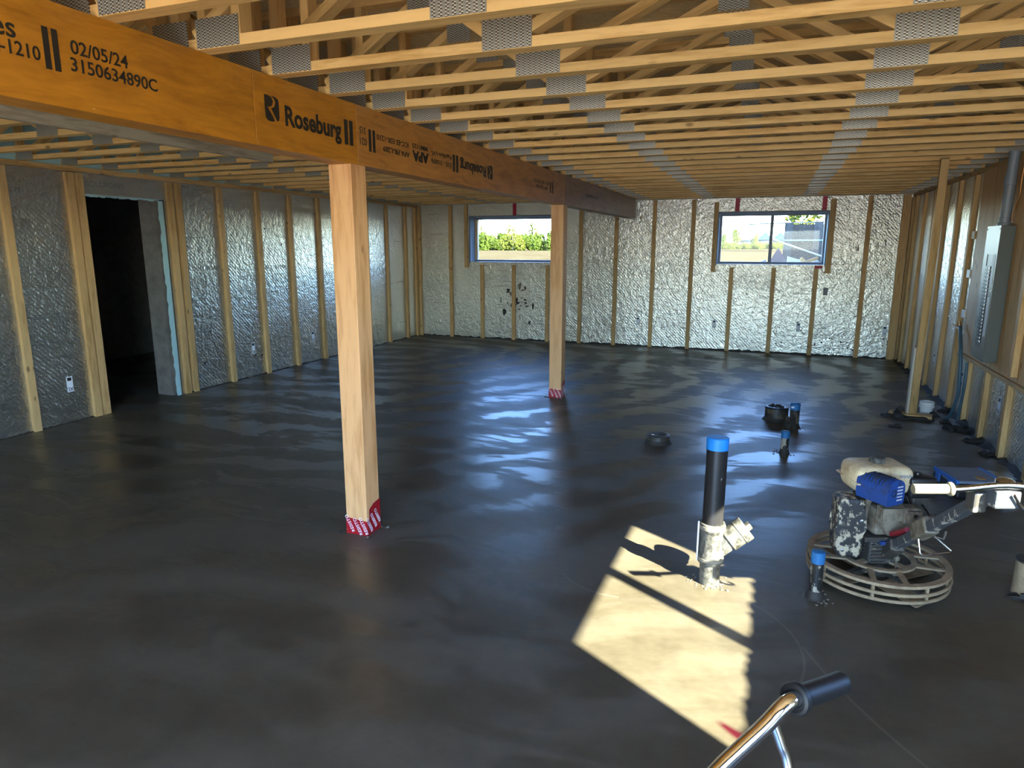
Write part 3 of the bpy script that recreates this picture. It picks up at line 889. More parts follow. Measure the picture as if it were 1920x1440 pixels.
stamp(2, 'ICC-ES ESR-1210', 3.392, 3.745, 2.232, 2.262, True)
stamp(2, 'APA PR-L289', 3.455, 3.755, 2.178, 2.208, True)
stamp(2, 'MM1125', 3.790, 3.985, 2.240, 2.268, True)
stamp(2, 'APA', 3.790, 4.000, 2.165, 2.228, True, bold=0.05)
stamp(2, 'Rigidlam LVL', 4.035, 4.335, 2.230, 2.262, True)
stamp(2, '2.1E - 3100Fb', 4.035, 4.335, 2.178, 2.208, True)
stripe(2, 4.352, 4.385, 2.155, 2.268); stripe(2, 4.405, 4.438, 2.155, 2.268)
stamp(2, 'Roseburg', 4.470, 4.930, 2.168, 2.268, True, bold=0.03)
maker_mark(2, 4.960, 5.060, 2.160, 2.265, True)
stamp(2, 'ICC-ES ESR-1210', 6.05, 6.50, 2.232, 2.262); stamp(2, 'APA PR-L289', 6.10, 6.45, 2.185, 2.215)
stripe(2, 6.53, 6.56, 2.165, 2.270); stripe(2, 6.60, 6.63, 2.165, 2.270)
stamp(3, 'Rigidlam LVL', 7.9, 8.5, 2.215, 2.255)

# ------------------------------------------------------------------ fir posts with a membrane wrap at the foot
def post(y, label):
    w = 0.14
    p = thing('timber_post', label, 'post', (-2.165, y, 0), group='timber posts under the beam')
    box('shaft', (-w / 2, -w / 2, 0.0), (w / 2, w / 2, BZ0), M['fir_z'], p, 0.004)
    h = 0.115
    e = 0.0018
    bm = bmesh.new()
    # wrap: folded sheet around four faces, its top edge stepped
    q = w / 2 + e
    def face(pts): bm.faces.new([bm.verts.new(p) for p in pts])
    face([(-q, -q, 0), (q, -q, 0), (q, -q, 0.088), (-q, -q, 0.102)])
    face([(q, -q, 0), (q, q, 0), (q, q, 0.185), (q, -q + 0.075, 0.178), (q, -q + 0.028, 0.155), (q, -q + 0.026, 0.100), (q, -q, 0.088)])
    face([(q, q, 0), (-q, q, 0), (-q, q, 0.17), (q, q, 0.185)])
    face([(-q, q, 0), (-q, -q, 0), (-q, -q, 0.102), (-q, q, 0.17)])
    wr = link('membrane_wrap', bm_mesh('membrane_wrap', bm, M['membrane']), p)
    me = text_mesh('RESISTO', 0.030, M['white_ink'])
    for x, z, s in ((-0.045, 0.065, 1), (0.008, 0.052, 1), (0.048, 0.060, 1)):
        link('lettering', me, wr, (x, -w / 2 - e - 0.0004, z), Euler((R(90), R(244), 0)))
    for yy, z in ((-0.045, 0.062), (0.000, 0.075), (0.04, 0.09)):
        link('lettering', me, wr, (w / 2 + e + 0.0004, yy, z), Matrix(((0, 0, 1), (1, 0, 0), (0, 1, 0))).to_4x4().to_euler() if False else (Matrix.Rotation(R(90), 4, 'Z') @ Matrix.Rotation(R(90), 4, 'X') @ Matrix.Rotation(R(118), 4, 'Z')).to_euler())
    rnd = random.Random(int(y * 10))
    for k in range(18):
        a = rnd.uniform(0, 2 * PI); r = 0.085 + rnd.uniform(0, 0.03)
        bmc = bmesh.new(); bmesh.ops.create_icosphere(bmc, subdivisions=1, radius=rnd.uniform(0.006, 0.014))
        for v in bmc.verts: v.co *= rnd.uniform(0.7, 1.2); v.co.z *= 0.6
        link('mortar_crumb', bm_mesh('mortar_crumb', bmc, M['mud'] if k % 4 else M['splash'], True), p, (r * math.cos(a) if abs(math.cos(a)) > 0.75 else math.copysign(0.08, math.cos(a)), r * math.sin(a) if abs(math.sin(a)) > 0.75 else math.copysign(0.08, math.sin(a)), 0.003))
    return p
post(3.205, 'pale fir post under the short beam length with red wrapped foot')
post(7.095, 'fir post between the window and the beam joint, red wrapped foot, farther into the room')

# ------------------------------------------------------------------ floor trusses, 406 mm apart
CH, CW = 0.038, 0.068
ZT0 = ZC; ZT1 = ZD - 0.0
bot = [XL + 0.06, -4.62, -3.36, -2.155, -1.00, 0.44, XR - 0.06]
top = [-5.35, -4.0, -2.75, -1.58, -0.26, 1.12]
def truss_proto():
    t_ = thing('floor_truss', 'pale wooden open web floor truss with steel connector plates under the deck', 'truss', (0, 0, ZC), group='floor trusses across the ceiling')
    box('bottom_chord', (XL + 0.002, -CW / 2, 0), (XR - 0.002, CW / 2, CH), M['spf_x'], t_)
    H = ZD - ZC
    box('top_chord', (XL + 0.002, -CW / 2, H - CH), (XR - 0.002, CW / 2, H), M['spf_x'], t_)
    zb, zt = CH, H - CH
    pts = []
    for i in range(len(top)):
        pts.append((bot[i], zb)); pts.append((top[i], zt))
    pts.append((bot[-1], zb))
    for (x0, z0), (x1, z1) in zip(pts[:-1], pts[1:]):
        s = 0.055 if x1 > x0 else -0.055
        bar('web', (x0 + s, 0, z0 + 0.012), (x1 - s * 0.4, 0, z1 - 0.012), CW - 0.004, CH, M['spf_x'], t_)
    for x in (-4.62, -3.36, -1.00, 0.44):
        box('vertical_web', (x - CH / 2, -CW / 2 + 0.003, zb), (x + CH / 2, CW / 2 - 0.003, zt), M['spf_z'], t_)
    for x in (-2.30, -2.19, -2.06, XL + 0.03, XR - 0.03, -1.90):
        box('vertical_web', (x - CH / 2, -CW / 2 + 0.003, zb), (x + CH / 2, CW / 2 - 0.003, zt), M['spf_z'], t_)
    # connector plates on the near face
    yp = -CW / 2 - 0.0012
    def plate(x, z0, z1, w):
        box('connector_plate', (x - w / 2, yp - 0.0012, z0), (x + w / 2, yp + 0.0012, z1), M['plate'], t_)
    for x in (-4.62, -3.36, -1.00, 0.44): plate(x, 0.002, 0.112, 0.20)
    plate(-1.985, 0.002, 0.105, 0.20); plate(-2.205, 0.002, 0.105, 0.17)
    plate(XL + 0.13, 0.002, 0.105, 0.2); plate(XR - 0.13, 0.002, 0.105, 0.2)
    for x in top: plate(x, H - 0.115, H - 0.002, 0.13)
    return t_
def copy_tree(o, parent=None):
    c = o.copy(); COL.objects.link(c); c.parent = parent
    for ch in kids[o]: copy_tree(ch, c)
    return c
proto = truss_proto()
kids = {}
def index(o):
    kids[o] = list(o.children)
    for c in o.children: index(c)
bpy.context.view_layer.update()
index(proto)
rnd = random.Random(3)
ys = []
y = 2.585 - 0.406 * 4
while y < YF - 0.10:
    ys.append(y); y += 0.406
ORD = ['first', 'second', 'third', 'fourth', 'fifth', 'sixth', 'seventh', 'eighth', 'ninth', 'tenth', 'eleventh', 'twelfth', 'thirteenth', 'fourteenth', 'fifteenth', 'sixteenth', 'seventeenth', 'eighteenth', 'nineteenth', 'twentieth'] + ['twenty-' + k for k in ('first', 'second', 'third', 'fourth', 'fifth', 'sixth', 'seventh', 'eighth', 'ninth')]
for i, y in enumerate(ys):
    o = proto if i == 0 else copy_tree(proto)
    o.location = (0, y, ZC + 0.0005)
    o['label'] = 'pale open web floor truss, %s from the far foil wall' % ORD[len(ys) - 1 - i]
    for ch in o.children:       # the panel points wander a little from truss to truss
        if ch.name.startswith('connector_plate'):
            ch.location.x += rnd.uniform(-0.012, 0.012)

# shiny nail heads on the plates of the right-hand row
# pale stringer hung under the trusses left of the beam
st_ = box('stringer_board', (-3.72, 0.4, ZC - 0.090), (-3.682, 4.46, ZC), M['grey_lumber_y'], None, 0.002)
tag(st_, 'pale grey board on edge fixed under the trusses beside the orange beam', 'board')

# ------------------------------------------------------------------ temporary prop near the right wall
pr_ = thing('temporary_prop', 'slim pale lumber prop leaning up to the trusses from a muddy board', 'prop', (1.385, 7.43, 0))
bar('upright', (0, 0, 0.040), (-0.085, -0.54, ZC + 0.0), 0.038, 0.064, M['stud_x'], pr_, up=(1, 0, 0.2), bev=0.002)
bar('sister_board', (-0.046, 0.004, 0.040), (-0.070, -0.150, 0.72), 0.060, 0.020, M['white_wood'], pr_, up=(1, 0, 0.2), bev=0.002)
box('foot_board', (-0.20, -0.07, 0.004), (0.17, 0.07, 0.042), M['spf_x'], pr_, 0.003, rot=(0, 0, R(-12)))
def clump(name, loc, r, h, seed, parent=None, mat=None, n=1):
    rnd = random.Random(seed); bm = bmesh.new()
    bmesh.ops.create_icosphere(bm, subdivisions=3, radius=1.0)
    ph = [rnd.uniform(0, 6.28) for _ in range(9)]
    for v in bm.verts:
        c = v.co
        k = 1 + 0.22 * math.sin(5 * c.x + ph[0]) + 0.18 * math.sin(7 * c.y + ph[1]) + 0.15 * math.sin(11 * c.z + 6 * c.x + ph[2]) + rnd.uniform(-0.12, 0.12)
        v.co = Vector((c.x * r[0] * k, c.y * r[1] * k, max(c.z, -0.05) * h * k))
    return link(name, bm_mesh(name, bm, mat or M['mud'], True), parent, loc)
clump('mortar_clump', (-0.14, -0.05, 0.0), (0.11, 0.08), 0.05, 1, pr_)
clump('mortar_clump', (0.02, -0.10, 0.0), (0.16, 0.05), 0.035, 2, pr_)
clump('mortar_clump', (-0.10, 0.08, 0.0), (0.07, 0.05), 0.07, 3, pr_)
for i, (x, y, r, h) in enumerate(((1.18, 6.98, 0.07, 0.03), (1.74, 7.80, 0.08, 0.06), (1.70, 7.05, 0.13, 0.07), (1.74, 6.65, 0.10, 0.05), (1.64, 7.28, 0.06, 0.025), (1.72, 6.25, 0.08, 0.05))):
    o = clump('mortar_clump', (x, y, 0), (r * 0.75, r * 0.65), h * 0.65, 20 + i)
    tag(o, 'dark wet mortar clump on the slab along the base of the right foil wall', 'mortar', 'mortar clumps by the right wall')

# white plastic pail beside the prop
pail = thing('plastic_cup', 'small white plastic cup sunk in mortar behind the prop foot', 'cup', (1.535, 7.60, 0))
lathe('body', [(0.001, 0.0), (0.052, 0.0), (0.056, 0.07), (0.056, 0.075), (0.064, 0.078), (0.066, 0.135), (0.062, 0.137), (0.058, 0.128), (0.052, 0.02), (0.001, 0.018)], M['white_plastic'], pail, n=28)
lathe('rim_band', [(0.0605, 0.080), (0.0685, 0.082), (0.0685, 0.092), (0.0605, 0.094)], M['white_plastic'], pail, n=28)
clump('mortar_clump', (0.05, -0.05, 0), (0.06, 0.04), 0.04, 8, pail)

# ------------------------------------------------------------------ pipes through the slab
def collar_crumbs(parent, r, n, seed, mat):
    rnd = random.Random(seed)
    for k in range(n):
        a = rnd.uniform(0, 2 * PI); d = r + abs(rnd.gauss(0, 0.03))
        bmc = bmesh.new(); bmesh.ops.create_icosphere(bmc, subdivisions=1, radius=rnd.uniform(0.003, 0.008))
        for v in bmc.verts: v.co.z *= 0.6
        link('crumb', bm_mesh('crumb', bmc, mat, True), parent, (d * math.cos(a), d * math.sin(a), 0.0025))
def pipe_prof(r, z0, z1, wall=0.005):
    return [(r, z0), (r, z1), (r - wall, z1), (r - wall, z1 - 0.02), (0.0005, z1 - 0.02)]
stack = thing('drain_stack', 'tall black drain pipe with a blue taped top and cement-coated branch', 'pipe', (-0.187, 3.275, 0))
PR_ = 0.050
link('pipe', bm_mesh('pipe', lathe_bm(pipe_prof(PR_, 0.30, 0.745), 40), M['abs'], True), stack)
lathe('tape_cap', [(PR_ + 0.001, 0.70), (PR_ + 0.0025, 0.70), (PR_ + 0.0025, 0.755), (PR_ - 0.002, 0.759), (0.0005, 0.760)], M['blue_tape'], stack, n=40)
lathe('lower_pipe', [(PR_, -0.01), (PR_, 0.14)], M['abs_dirty'], stack, n=40)
# wye fitting: body with hubs, and the slanting branch with its cleanout plug
wye = lathe('wye_fitting', [(PR_ + 0.001, 0.115), (0.061, 0.115), (0.062, 0.120), (0.062, 0.150), (0.058, 0.160), (0.056, 0.17), (0.056, 0.27), (0.058, 0.28), (0.062, 0.285), (0.062, 0.318), (0.060, 0.322), (PR_ + 0.001, 0.322)], M['abs_dirty'], stack, n=40)
Mb = Matrix.Translation((0.0, 0, 0.165)) @ Matrix.Rotation(R(20), 4, 'Z') @ Matrix.Rotation(R(52), 4, 'Y')
link('branch', bm_mesh('branch', lathe_bm([(0.052, 0.0), (0.052, 0.100), (0.060, 0.104), (0.060, 0.172), (0.058, 0.174), (0.001, 0.174)], 36, M=Mb), M['abs_dirty'], True), wye)
plug = link('cleanout_plug', bm_mesh('cleanout_plug', lathe_bm([(0.0555, 0.168), (0.0625, 0.170), (0.0625, 0.208), (0.058, 0.212), (0.001, 0.212)], 36, M=Mb), M['abs_dirty'], True), wye)
bmq = bmesh.new(); add_box(bmq, (-0.016, -0.016, 0.21), (0.016, 0.016, 0.236), Mb)
link('plug_square', bm_mesh('plug_square', bmq, M['abs_dirty']), wye)
for z in (0.135, 0.302):
    lathe('strap_band', [(0.0615, z - 0.009), (0.0635, z - 0.008), (0.0635, z + 0.008), (0.0615, z + 0.009)], M['splash'], stack, n=40)
bm = bmesh.new(); add_box(bm, (-0.068, -0.02, 0.115), (-0.060, 0.0, 0.325))
link('strap_tail', bm_mesh('strap_tail', bm, M['steel']), stack)
collar_crumbs(stack, 0.055, 40, 4, M['splash'])

def stub(loc, r, h, tape_h, mat, tape_mat, label, seed, tilt=(0, 0), mud=True):
    s = thing('pipe_stub', label, 'pipe', loc)
    lathe('pipe', pipe_prof(r, -0.01, h, 0.004), M[mat], s, rot=(tilt[0], tilt[1], 0), n=28)
    if tape_h:
        lathe('tape_cap', [(r + 0.0005, h - tape_h), (r + 0.002, h - tape_h), (r + 0.002, h + 0.003), (r - 0.003, h + 0.006), (0.0005, h + 0.006)], M[tape_mat], s, rot=(tilt[0], tilt[1], 0), n=28)
    if mud: lathe('mortar_fillet', [(r * 1.45, 0.0005), (r * 1.2, 0.012), (r * 1.02, 0.04), (r * 0.9, 0.045)], M['mud'], s, n=24)
    collar_crumbs(s, r * 1.5, 22, seed, M['splash'])
    return s
stub((0.301, 3.30, 0), 0.029, 0.235, 0.052, 'abs_stub', 'blue_tape_dirty', 'cement-splashed black pipe stub with a dirty blue top beside the trowel ring', 1)
stub((0.195, 5.715, 0), 0.031, 0.185, 0.05, 'abs_stub', 'blue_tape_dirty', 'short thin black pipe stub with blue top standing alone on the slab', 2)
s = stub((0.289, 6.62, 0), 0.042, 0.225, 0.055, 'abs_brown', 'blue_tape_dirty', 'black pipe stub with blue top and white tag right beside the wide black ring', 3)
box('tag', (-0.036, -0.046, 0.19), (-0.010, -0.040, 0.208), M['sticker'], s)
clump('mortar_clump', (-0.02, -0.03, 0), (0.05, 0.04), 0.12, 31, s)
def floor_ring(loc, r, h, label, torn):
    s = thing('pipe_box', label, 'pipe', loc)
    lathe('wall', [(r * 1.04, -0.005), (r, 0.02), (r * 0.985, h), (r * 0.95, h), (r * 0.94, h - 0.012)], M['abs_brown'], s, n=36)
    lid = lathe('lid', [(r * 1.02, h - 0.004), (r * 1.03, h + 0.006), (r * 0.97, h + 0.010), (r * 0.55, h + 0.007), (0.0005, h + 0.004)], M['black_plastic'] if torn else M['dark_steel'], s, n=36)
    lathe('mortar_fillet', [(r * 1.22, 0.0005), (r * 1.1, 0.012), (r * 1.0, 0.035)], M['mud'], s, n=28)
    if torn:
        rnd = random.Random(9)
        for k in range(7):
            clump('debris', (rnd.uniform(-0.05, 0.05), rnd.uniform(-0.04, 0.04), h + 0.004), (0.022, 0.018), 0.02, 50 + k, s)
    else:
        clump('debris', (0.03, 0.03, h + 0.004), (0.03, 0.012), 0.014, 61, s, M['mud'])
        clump('debris', (-0.04, -0.02, h + 0.006), (0.012, 0.006), 0.006, 62, s, M['white_plastic'])
    return s
floor_ring((-0.814, 5.66, 0), 0.095, 0.065, 'low round black cap with grey lid sunk in the slab away from other pipes', False)
floor_ring((0.136, 6.86, 0), 0.108, 0.125, 'wide black round pipe box with debris on its lid beside a blue-topped stub', True)
# cut-off cement crusted form tube at the right
tb = thing('form_tube', 'cement crusted round tube stub standing on the slab right of the trowel', 'pipe', (1.27, 3.70, 0))
lathe('wall', [(0.070, -0.01), (0.067, 0.05), (0.066, 0.175), (0.060, 0.177), (0.058, 0.165), (0.0005, 0.16)], M['ring'], tb, n=32)
lathe('lid', [(0.068, 0.172), (0.069, 0.180), (0.060, 0.184), (0.0005, 0.180)], M['dark_steel'], tb, n=32)
clump('mortar_clump', (0.0, -0.06, 0), (0.10, 0.05), 0.03, 71, tb)

# ------------------------------------------------------------------ electrical panel on its plywood board
bd = box('backing_board', (XR - 0.062, 5.60, 0.66), (XR - 0.040, 7.56, ZC - 0.05), M['plywood'], None, 0.002)
tag(bd, 'tall plywood backing board on the right wall behind the grey electrical panel', 'board')
ex = box('edge_lumber', (XR - 0.105, 5.92, 0.70), (XR - 0.0625, 5.985, ZC - 0.05), M['stud_z'], None, 0.003)
tag(ex, 'upright lumber strip on the plywood board beside the electrical panel', 'lumber')
pa = thing('electrical_panel', 'open grey electrical panel with a row of breakers on the plywood board', 'electrical panel', (XR - 0.062, 6.62, 0.73))
d = 0.062 - 0.0
PX = -0.095
box('box', (PX, -0.185, 0), (0, 0.185, 1.085), M['panel_grey'], pa, 0.004)
def on_face(n, y0, y1, z0, z1, m, t0=0.0, t1=0.004, par=pa):
    return box(n, (PX - t1, y0, z0), (PX - t0, y1, z1), M[m], par)
on_face('cover_rail', -0.185, 0.185, 0.86, 1.085, 'panel_grey', 0, 0.006)
on_face('cover_rail', -0.185, 0.185, 0.0, 0.10, 'panel_grey', 0, 0.006)
on_face('cover_stile', -0.185, -0.075, 0.10, 0.86, 'panel_grey', 0, 0.006)
on_face('cover_stile', 0.085, 0.185, 0.10, 0.86, 'panel_grey', 0, 0.006)
on_face('recess', -0.07, 0.08, 0.105, 0.855, 'breaker', 0, 0.002)
on_face('label_strip', -0.150, -0.085, 0.62, 0.86, 'panel_label', 0.006, 0.008)
on_face('label_strip', -0.150, -0.085, 0.20, 0.52, 'panel_label', 0.006, 0.008)
for k in range(21):
    z = 0.14 + k * 0.030
    br = on_face('breaker', -0.062, 0.0, z, z + 0.025, 'breaker', 0.002, 0.012)
    on_face('breaker', 0.008, 0.072, z, z + 0.025, 'breaker', 0.002, 0.012)
    box('toggle', (-0.010, -0.024, -0.006), (-0.005, -0.014, 0.006), M['steel'], br)
for yy, zz in ((-0.17, 0.02), (0.17, 0.02), (-0.17, 1.06), (0.17, 1.06), (-0.16, 0.57)):
    lathe('screw', [(0.006, 0), (0.005, 0.003), (0.0005, 0.004)], M['steel'], pa, (PX - 0.006, yy, zz), (0, R(-90), 0), n=10)
co = thing('conduit', 'grey conduit rising from the electrical panel to the trusses', 'conduit', (XR - 0.062 - 0.0515, 6.56, 1.8155))
tube('pipe', [(0, 0, 0.0), (0, 0, 0.30), (0.0, -0.01, 0.42), (0.0, -0.02, 0.565)], 0.038, M['pvc_grey'], co, 18, 4)
lathe('connector', [(0.050, 0.0), (0.050, 0.02), (0.042, 0.024), (0.042, 0.06), (0.039, 0.062)], M['pvc_grey'], co, n=20)
lathe('coupling', [(0.0385, 0.31), (0.044, 0.312), (0.044, 0.385), (0.0385, 0.387)], M['pvc_grey'], co, n=20)
tube('wire', [(0.02, -0.10, 0.03), (0.02, -0.13, 0.12), (0.025, -0.19, 0.22), (0.02, -0.20, 0.34), (0.025, -0.22, 0.50)], 0.005, M['copper'], co, 8, 6)
for z in (1.72, 1.36, 0.98):
    o = box('cable_clip', (XR - 0.075, 7.562, z), (XR - 0.03, 7.665, z + 0.075), M['white_plastic'] if z < 1.7 else M['stud_z'], None, 0.003)
    tag(o, 'small clip block on the far edge of the plywood board', 'clip', 'clip blocks on the board edge')
cb = thing('service_cable', 'dark teal cable with bared copper tip looping down to the slab', 'cable', (XR - 0.05, 7.35, 0))
tube('sheath', [(-0.055, 0.16, 0.90), (-0.065, 0.06, 0.83), (-0.065, -0.03, 0.68), (-0.06, -0.08, 0.48), (-0.05, -0.06, 0.28), (-0.055, 0.02, 0.12), (-0.07, 0.08, 0.03), (-0.09, 0.12, 0.005)], 0.016, M['blue_cable'], cb, 12, 6)
tube('sheath', [(-0.02, -0.10, 0.60), (-0.02, -0.12, 0.40), (-0.02, -0.08, 0.20), (-0.02, -0.04, 0.04)], 0.012, M['blue_cable'], cb, 10, 6)
tube('conductor', [(-0.05, 0.16, 0.90), (-0.05, 0.20, 0.945)], 0.010, M['copper'], cb, 8)
for k in range(4):
    tube('strand', [(-0.05, 0.17, 0.89), (-0.06 - 0.01 * k, 0.24 + 0.02 * k, 0.88 + 0.012 * k)], 0.0035, M['copper'], cb, 6)
jb = box('ledge_strip', (XR - 0.085, 5.60, 0.625), (XR - 0.038, 7.60, 0.658), M['stud_y'], None, 0.002)
tag(jb, 'pale ledger strip under the plywood backing board', 'lumber')
# black outlet box on the far wall
ob = thing('outlet_box', 'small black outlet box on the far foil wall under the mullioned window', 'outlet box', (0.77, YF, 0.98))
box('back', (-0.030, -0.004, -0.055), (0.030, -0.001, 0.055), M['black_plastic'], ob)
for a, b in (((-0.030, -0.05, -0.055), (-0.026, -0.001, 0.055)), ((0.026, -0.05, -0.055), (0.030, -0.001, 0.055)), ((-0.03, -0.05, 0.051), (0.03, -0.001, 0.055)), ((-0.03, -0.05, -0.055), (0.03, -0.001, -0.051))):
    box('side', a, b, M['black_plastic'], ob)

# ------------------------------------------------------------------ walk-behind power trowel
TR = thing('power_trowel', 'walk-behind power trowel with cream tank, blue muffler cover and round guard ring', 'power trowel', (0.60, 3.63, 0), R(20.854))
def annulus_bm(r0, r1, z0, z1, n=64, bm=None):
    return lathe_bm([(r0, z0), (r1, z0), (r1, z1), (r0, z1), (r0, z0)], n, bm)
RR = 0.325
gr = link('guard_ring', bm_mesh('guard_ring', annulus_bm(RR - 0.030, RR, 0.106, 0.120), M['ring'], True), TR)
for z, r in ((0.072, 0.322), (0.036, 0.318)):
    bm = tube_bm([(r * math.cos(2 * PI * k / 64), r * math.sin(2 * PI * k / 64), z) for k in range(64)], 0.0085, 8, closed=True)
    link('hoop', bm_mesh('hoop', bm, M['ring'], True), gr)
for k in range(8):
    a = 2 * PI * k / 8 + 0.25
    box('hoop_post', (0.310 * math.cos(a) - 0.006, 0.310 * math.sin(a) - 0.006, 0.034), (0.310 * math.cos(a) + 0.006, 0.310 * math.sin(a) + 0.006, 0.108), M['ring'], gr)
link('inner_ring', bm_mesh('inner_ring', annulus_bm(0.150, 0.176, 0.110, 0.121), M['ring'], True), gr)
for k in range(8):
    a = 2 * PI * k / 8 + 0.1; s = 0.16 * (1 if k % 2 else -1)
    bar('spoke', (0.165 * math.cos(a), 0.165 * math.sin(a), 0.114), (0.302 * math.cos(a + s), 0.302 * math.sin(a + s), 0.113), 0.026, 0.009, M['ring'], gr)
for k in range(4):
    a = 2 * PI * k / 4 + 0.5
    bar('spoke', (0.03 * math.cos(a), 0.03 * math.sin(a), 0.116), (0.165 * math.cos(a), 0.165 * math.sin(a), 0.115), 0.034, 0.010, M['ring'], gr)
sp_ = lathe('spider_hub', [(0.0005, 0.03), (0.055, 0.03), (0.060, 0.05), (0.060, 0.085), (0.040, 0.10), (0.030, 0.125), (0.0005, 0.125)], M['dark_steel'], TR, n=28)
for k in range(4):
    a = PI / 2 * k + 0.35
    bar('arm', (0.05 * math.cos(a), 0.05 * math.sin(a), 0.058), (0.27 * math.cos(a), 0.27 * math.sin(a), 0.050), 0.03, 0.022, M['dark_steel'], sp_)
    Mz = Matrix.Rotation(a, 4, 'Z') @ Matrix.Translation((0.185, -0.02, 0.018)) @ Matrix.Rotation(R(7), 4, 'X')
    bm = bmesh.new(); add_box(bm, (-0.115, -0.065, -0.0015), (0.120, 0.065, 0.0015), Mz)
    link('blade', bm_mesh('blade', bm, M['ring']), TR)
# gearbox and engine bed
gb = box('gearbox', (-0.085, -0.075, 0.105), (0.070, 0.085, 0.235), M['dark_steel'], TR, 0.012)
for k in range(6):
    box('cooling_fin', (-0.0815, -0.080 + 0.08 - 0.04, -0.05 + 0.018 * k), (-0.0755 - 0.01, 0.06, -0.044 + 0.018 * k), M['dark_steel'], gb)
    box('cooling_fin', (-0.07, -0.088, -0.05 + 0.018 * k), (0.0, -0.076, -0.044 + 0.018 * k), M['dark_steel'], gb)
for x, z in ((-0.05, 0.215), (0.045, 0.215), (0.045, 0.13)):
    lathe('bolt', [(0.009, 0), (0.009, 0.006), (0.0005, 0.007)], M['steel'], TR, (x, -0.075, z), (R(90), 0, 0), n=6)
box('engine_bed', (-0.125, -0.10, 0.236), (0.105, 0.12, 0.262), M['dark_steel'], TR, 0.004)
box('blue_bracket', (-0.055, -0.115, 0.228), (0.030, -0.098, 0.246), M['blue_cover'], TR, 0.002)
# engine
en = box('crankcase', (-0.080, -0.085, 0.262), (0.095, 0.110, 0.405), M['engine'], TR, 0.022)
lathe('side_cover', [(0.0005, 0.02), (0.060, 0.018), (0.068, 0.008), (0.070, -0.01), (0.0005, -0.01)], M['engine'], TR, (0.015, -0.088, 0.33), (R(90), 0, 0), n=28)
hd = box('cylinder_head', (0.008, -0.165, 0.352), (0.100, -0.085, 0.437), M['engine'], TR, 0.016)
box('valve_cover', (-0.036, -0.020, -0.034), (0.036, 0.004, 0.034), M['engine'], hd, 0.008).location.y = -0.045
for k in range(5):
    box('head_fin', (-0.085, -0.155 + 0.013 * k, 0.37), (0.008, -0.150 + 0.013 * k, 0.432), M['engine'], TR)
lathe('spark_lead', [(0.0005, 0.03), (0.010, 0.028), (0.011, 0.0), (0.0005, 0.0)], M['black_plastic'], TR, (0.055, -0.178, 0.405), (R(90), 0, 0), n=12)
for x, z in ((0.02, 0.372), (0.088, 0.372), (0.02, 0.42), (0.088, 0.42)):
    lathe('bolt', [(0.007, 0), (0.007, 0.005), (0.0005, 0.006)], M['steel'], TR, (x, -0.165, z), (R(90), 0, 0), n=6)
# fuel tank with seam and cap
def rounded_box_bm(lo, hi, bev, seg=4, taper=0.0):
    bm = bmesh.new(); add_box(bm, lo, hi)
    if taper:
        zc = (lo[2] + hi[2]) / 2
        cx, cy = (lo[0] + hi[0]) / 2, (lo[1] + hi[1]) / 2
        for v in bm.verts:
            k = 1 - taper if v.co.z < zc else 1 - taper * 0.5
            v.co.x = cx + (v.co.x - cx) * k; v.co.y = cy + (v.co.y - cy) * k
    bmesh.ops.bevel(bm, geom=bm.edges[:], offset=bev, segments=seg, affect='EDGES', profile=0.5)
    return bm
tank = link('fuel_tank', bm_mesh('fuel_tank', rounded_box_bm((-0.180, -0.075, 0.462), (0.115, 0.150, 0.604), 0.045, 5, 0.06), M['tank'], True), TR)
link('tank_seam', bm_mesh('tank_seam', rounded_box_bm((-0.179, -0.074, 0.520), (0.114, 0.149, 0.528), 0.0035, 2), M['tank'], True), tank)
cap = lathe('fuel_cap', [(0.0005, 0.632), (0.030, 0.632), (0.035, 0.628), (0.036, 0.606), (0.030, 0.603), (0.0005, 0.600)], M['abs_dirty'], TR, (-0.035, 0.035, 0), n=24)
for s_, x, w in (('SCANTELL', -0.13, 0.062), ('GX120', 0.045, 0.065)):
    pass
# scrawled marks on the tank in blue pen
for i, (x0, z0) in enumerate(((-0.150, 0.575), (-0.132, 0.571), (-0.114, 0.567), (-0.098, 0.563), (0.028, 0.572), (0.044, 0.572), (0.060, 0.571), (0.076, 0.570))):
    tube('pen_mark', [(x0, -0.0705, z0), (x0 + 0.003, -0.0712, z0 - 0.014), (x0 + 0.010, -0.0712, z0 - 0.012), (x0 + 0.009, -0.0705, z0 - 0.001)], 0.0012, M['blue_tape_dirty'], tank, 5)
# muffler under a blue louvred cover
mc = Matrix.Translation((-0.085, -0.105, 0.522)) @ Matrix.Rotation(R(-66), 4, 'Z')
bm = bmesh.new()
outl = [(-0.052, -0.060), (0.052, -0.060), (0.058, -0.04), (0.058, 0.020)] + [(0.058 * math.cos(a), 0.020 + 0.045 * math.sin(a)) for a in [R(20 * k) for k in range(1, 9)]] + [(-0.058, 0.020), (-0.058, -0.04)]
vA = [bm.verts.new(mc @ Vector((-0.085, y_, z_))) for y_, z_ in outl]
vB = [bm.verts.new(mc @ Vector((0.085, y_, z_))) for y_, z_ in outl]
bm.faces.new(vA); bm.faces.new(vB[::-1])
for i in range(len(outl)):
    j = (i + 1) % len(outl); bm.faces.new((vA[i], vA[j], vB[j], vB[i]))
mu = link('muffler_cover', bm_mesh('muffler_cover', bm, M['blue_cover'], True), TR)
for k in range(7):      # louvre slots over the top
    bm = bmesh.new()
    x_ = -0.060 + 0.018 * k
    arc = [mc @ Vector((x_, 0.0590 * math.cos(a), 0.020 + 0.0462 * math.sin(a))) for a in [R(15 + 15 * q) for q in range(11)]]
    link('slot', bm_mesh('slot', tube_bm(arc, 0.0022, 5), M['ink'], True), mu)
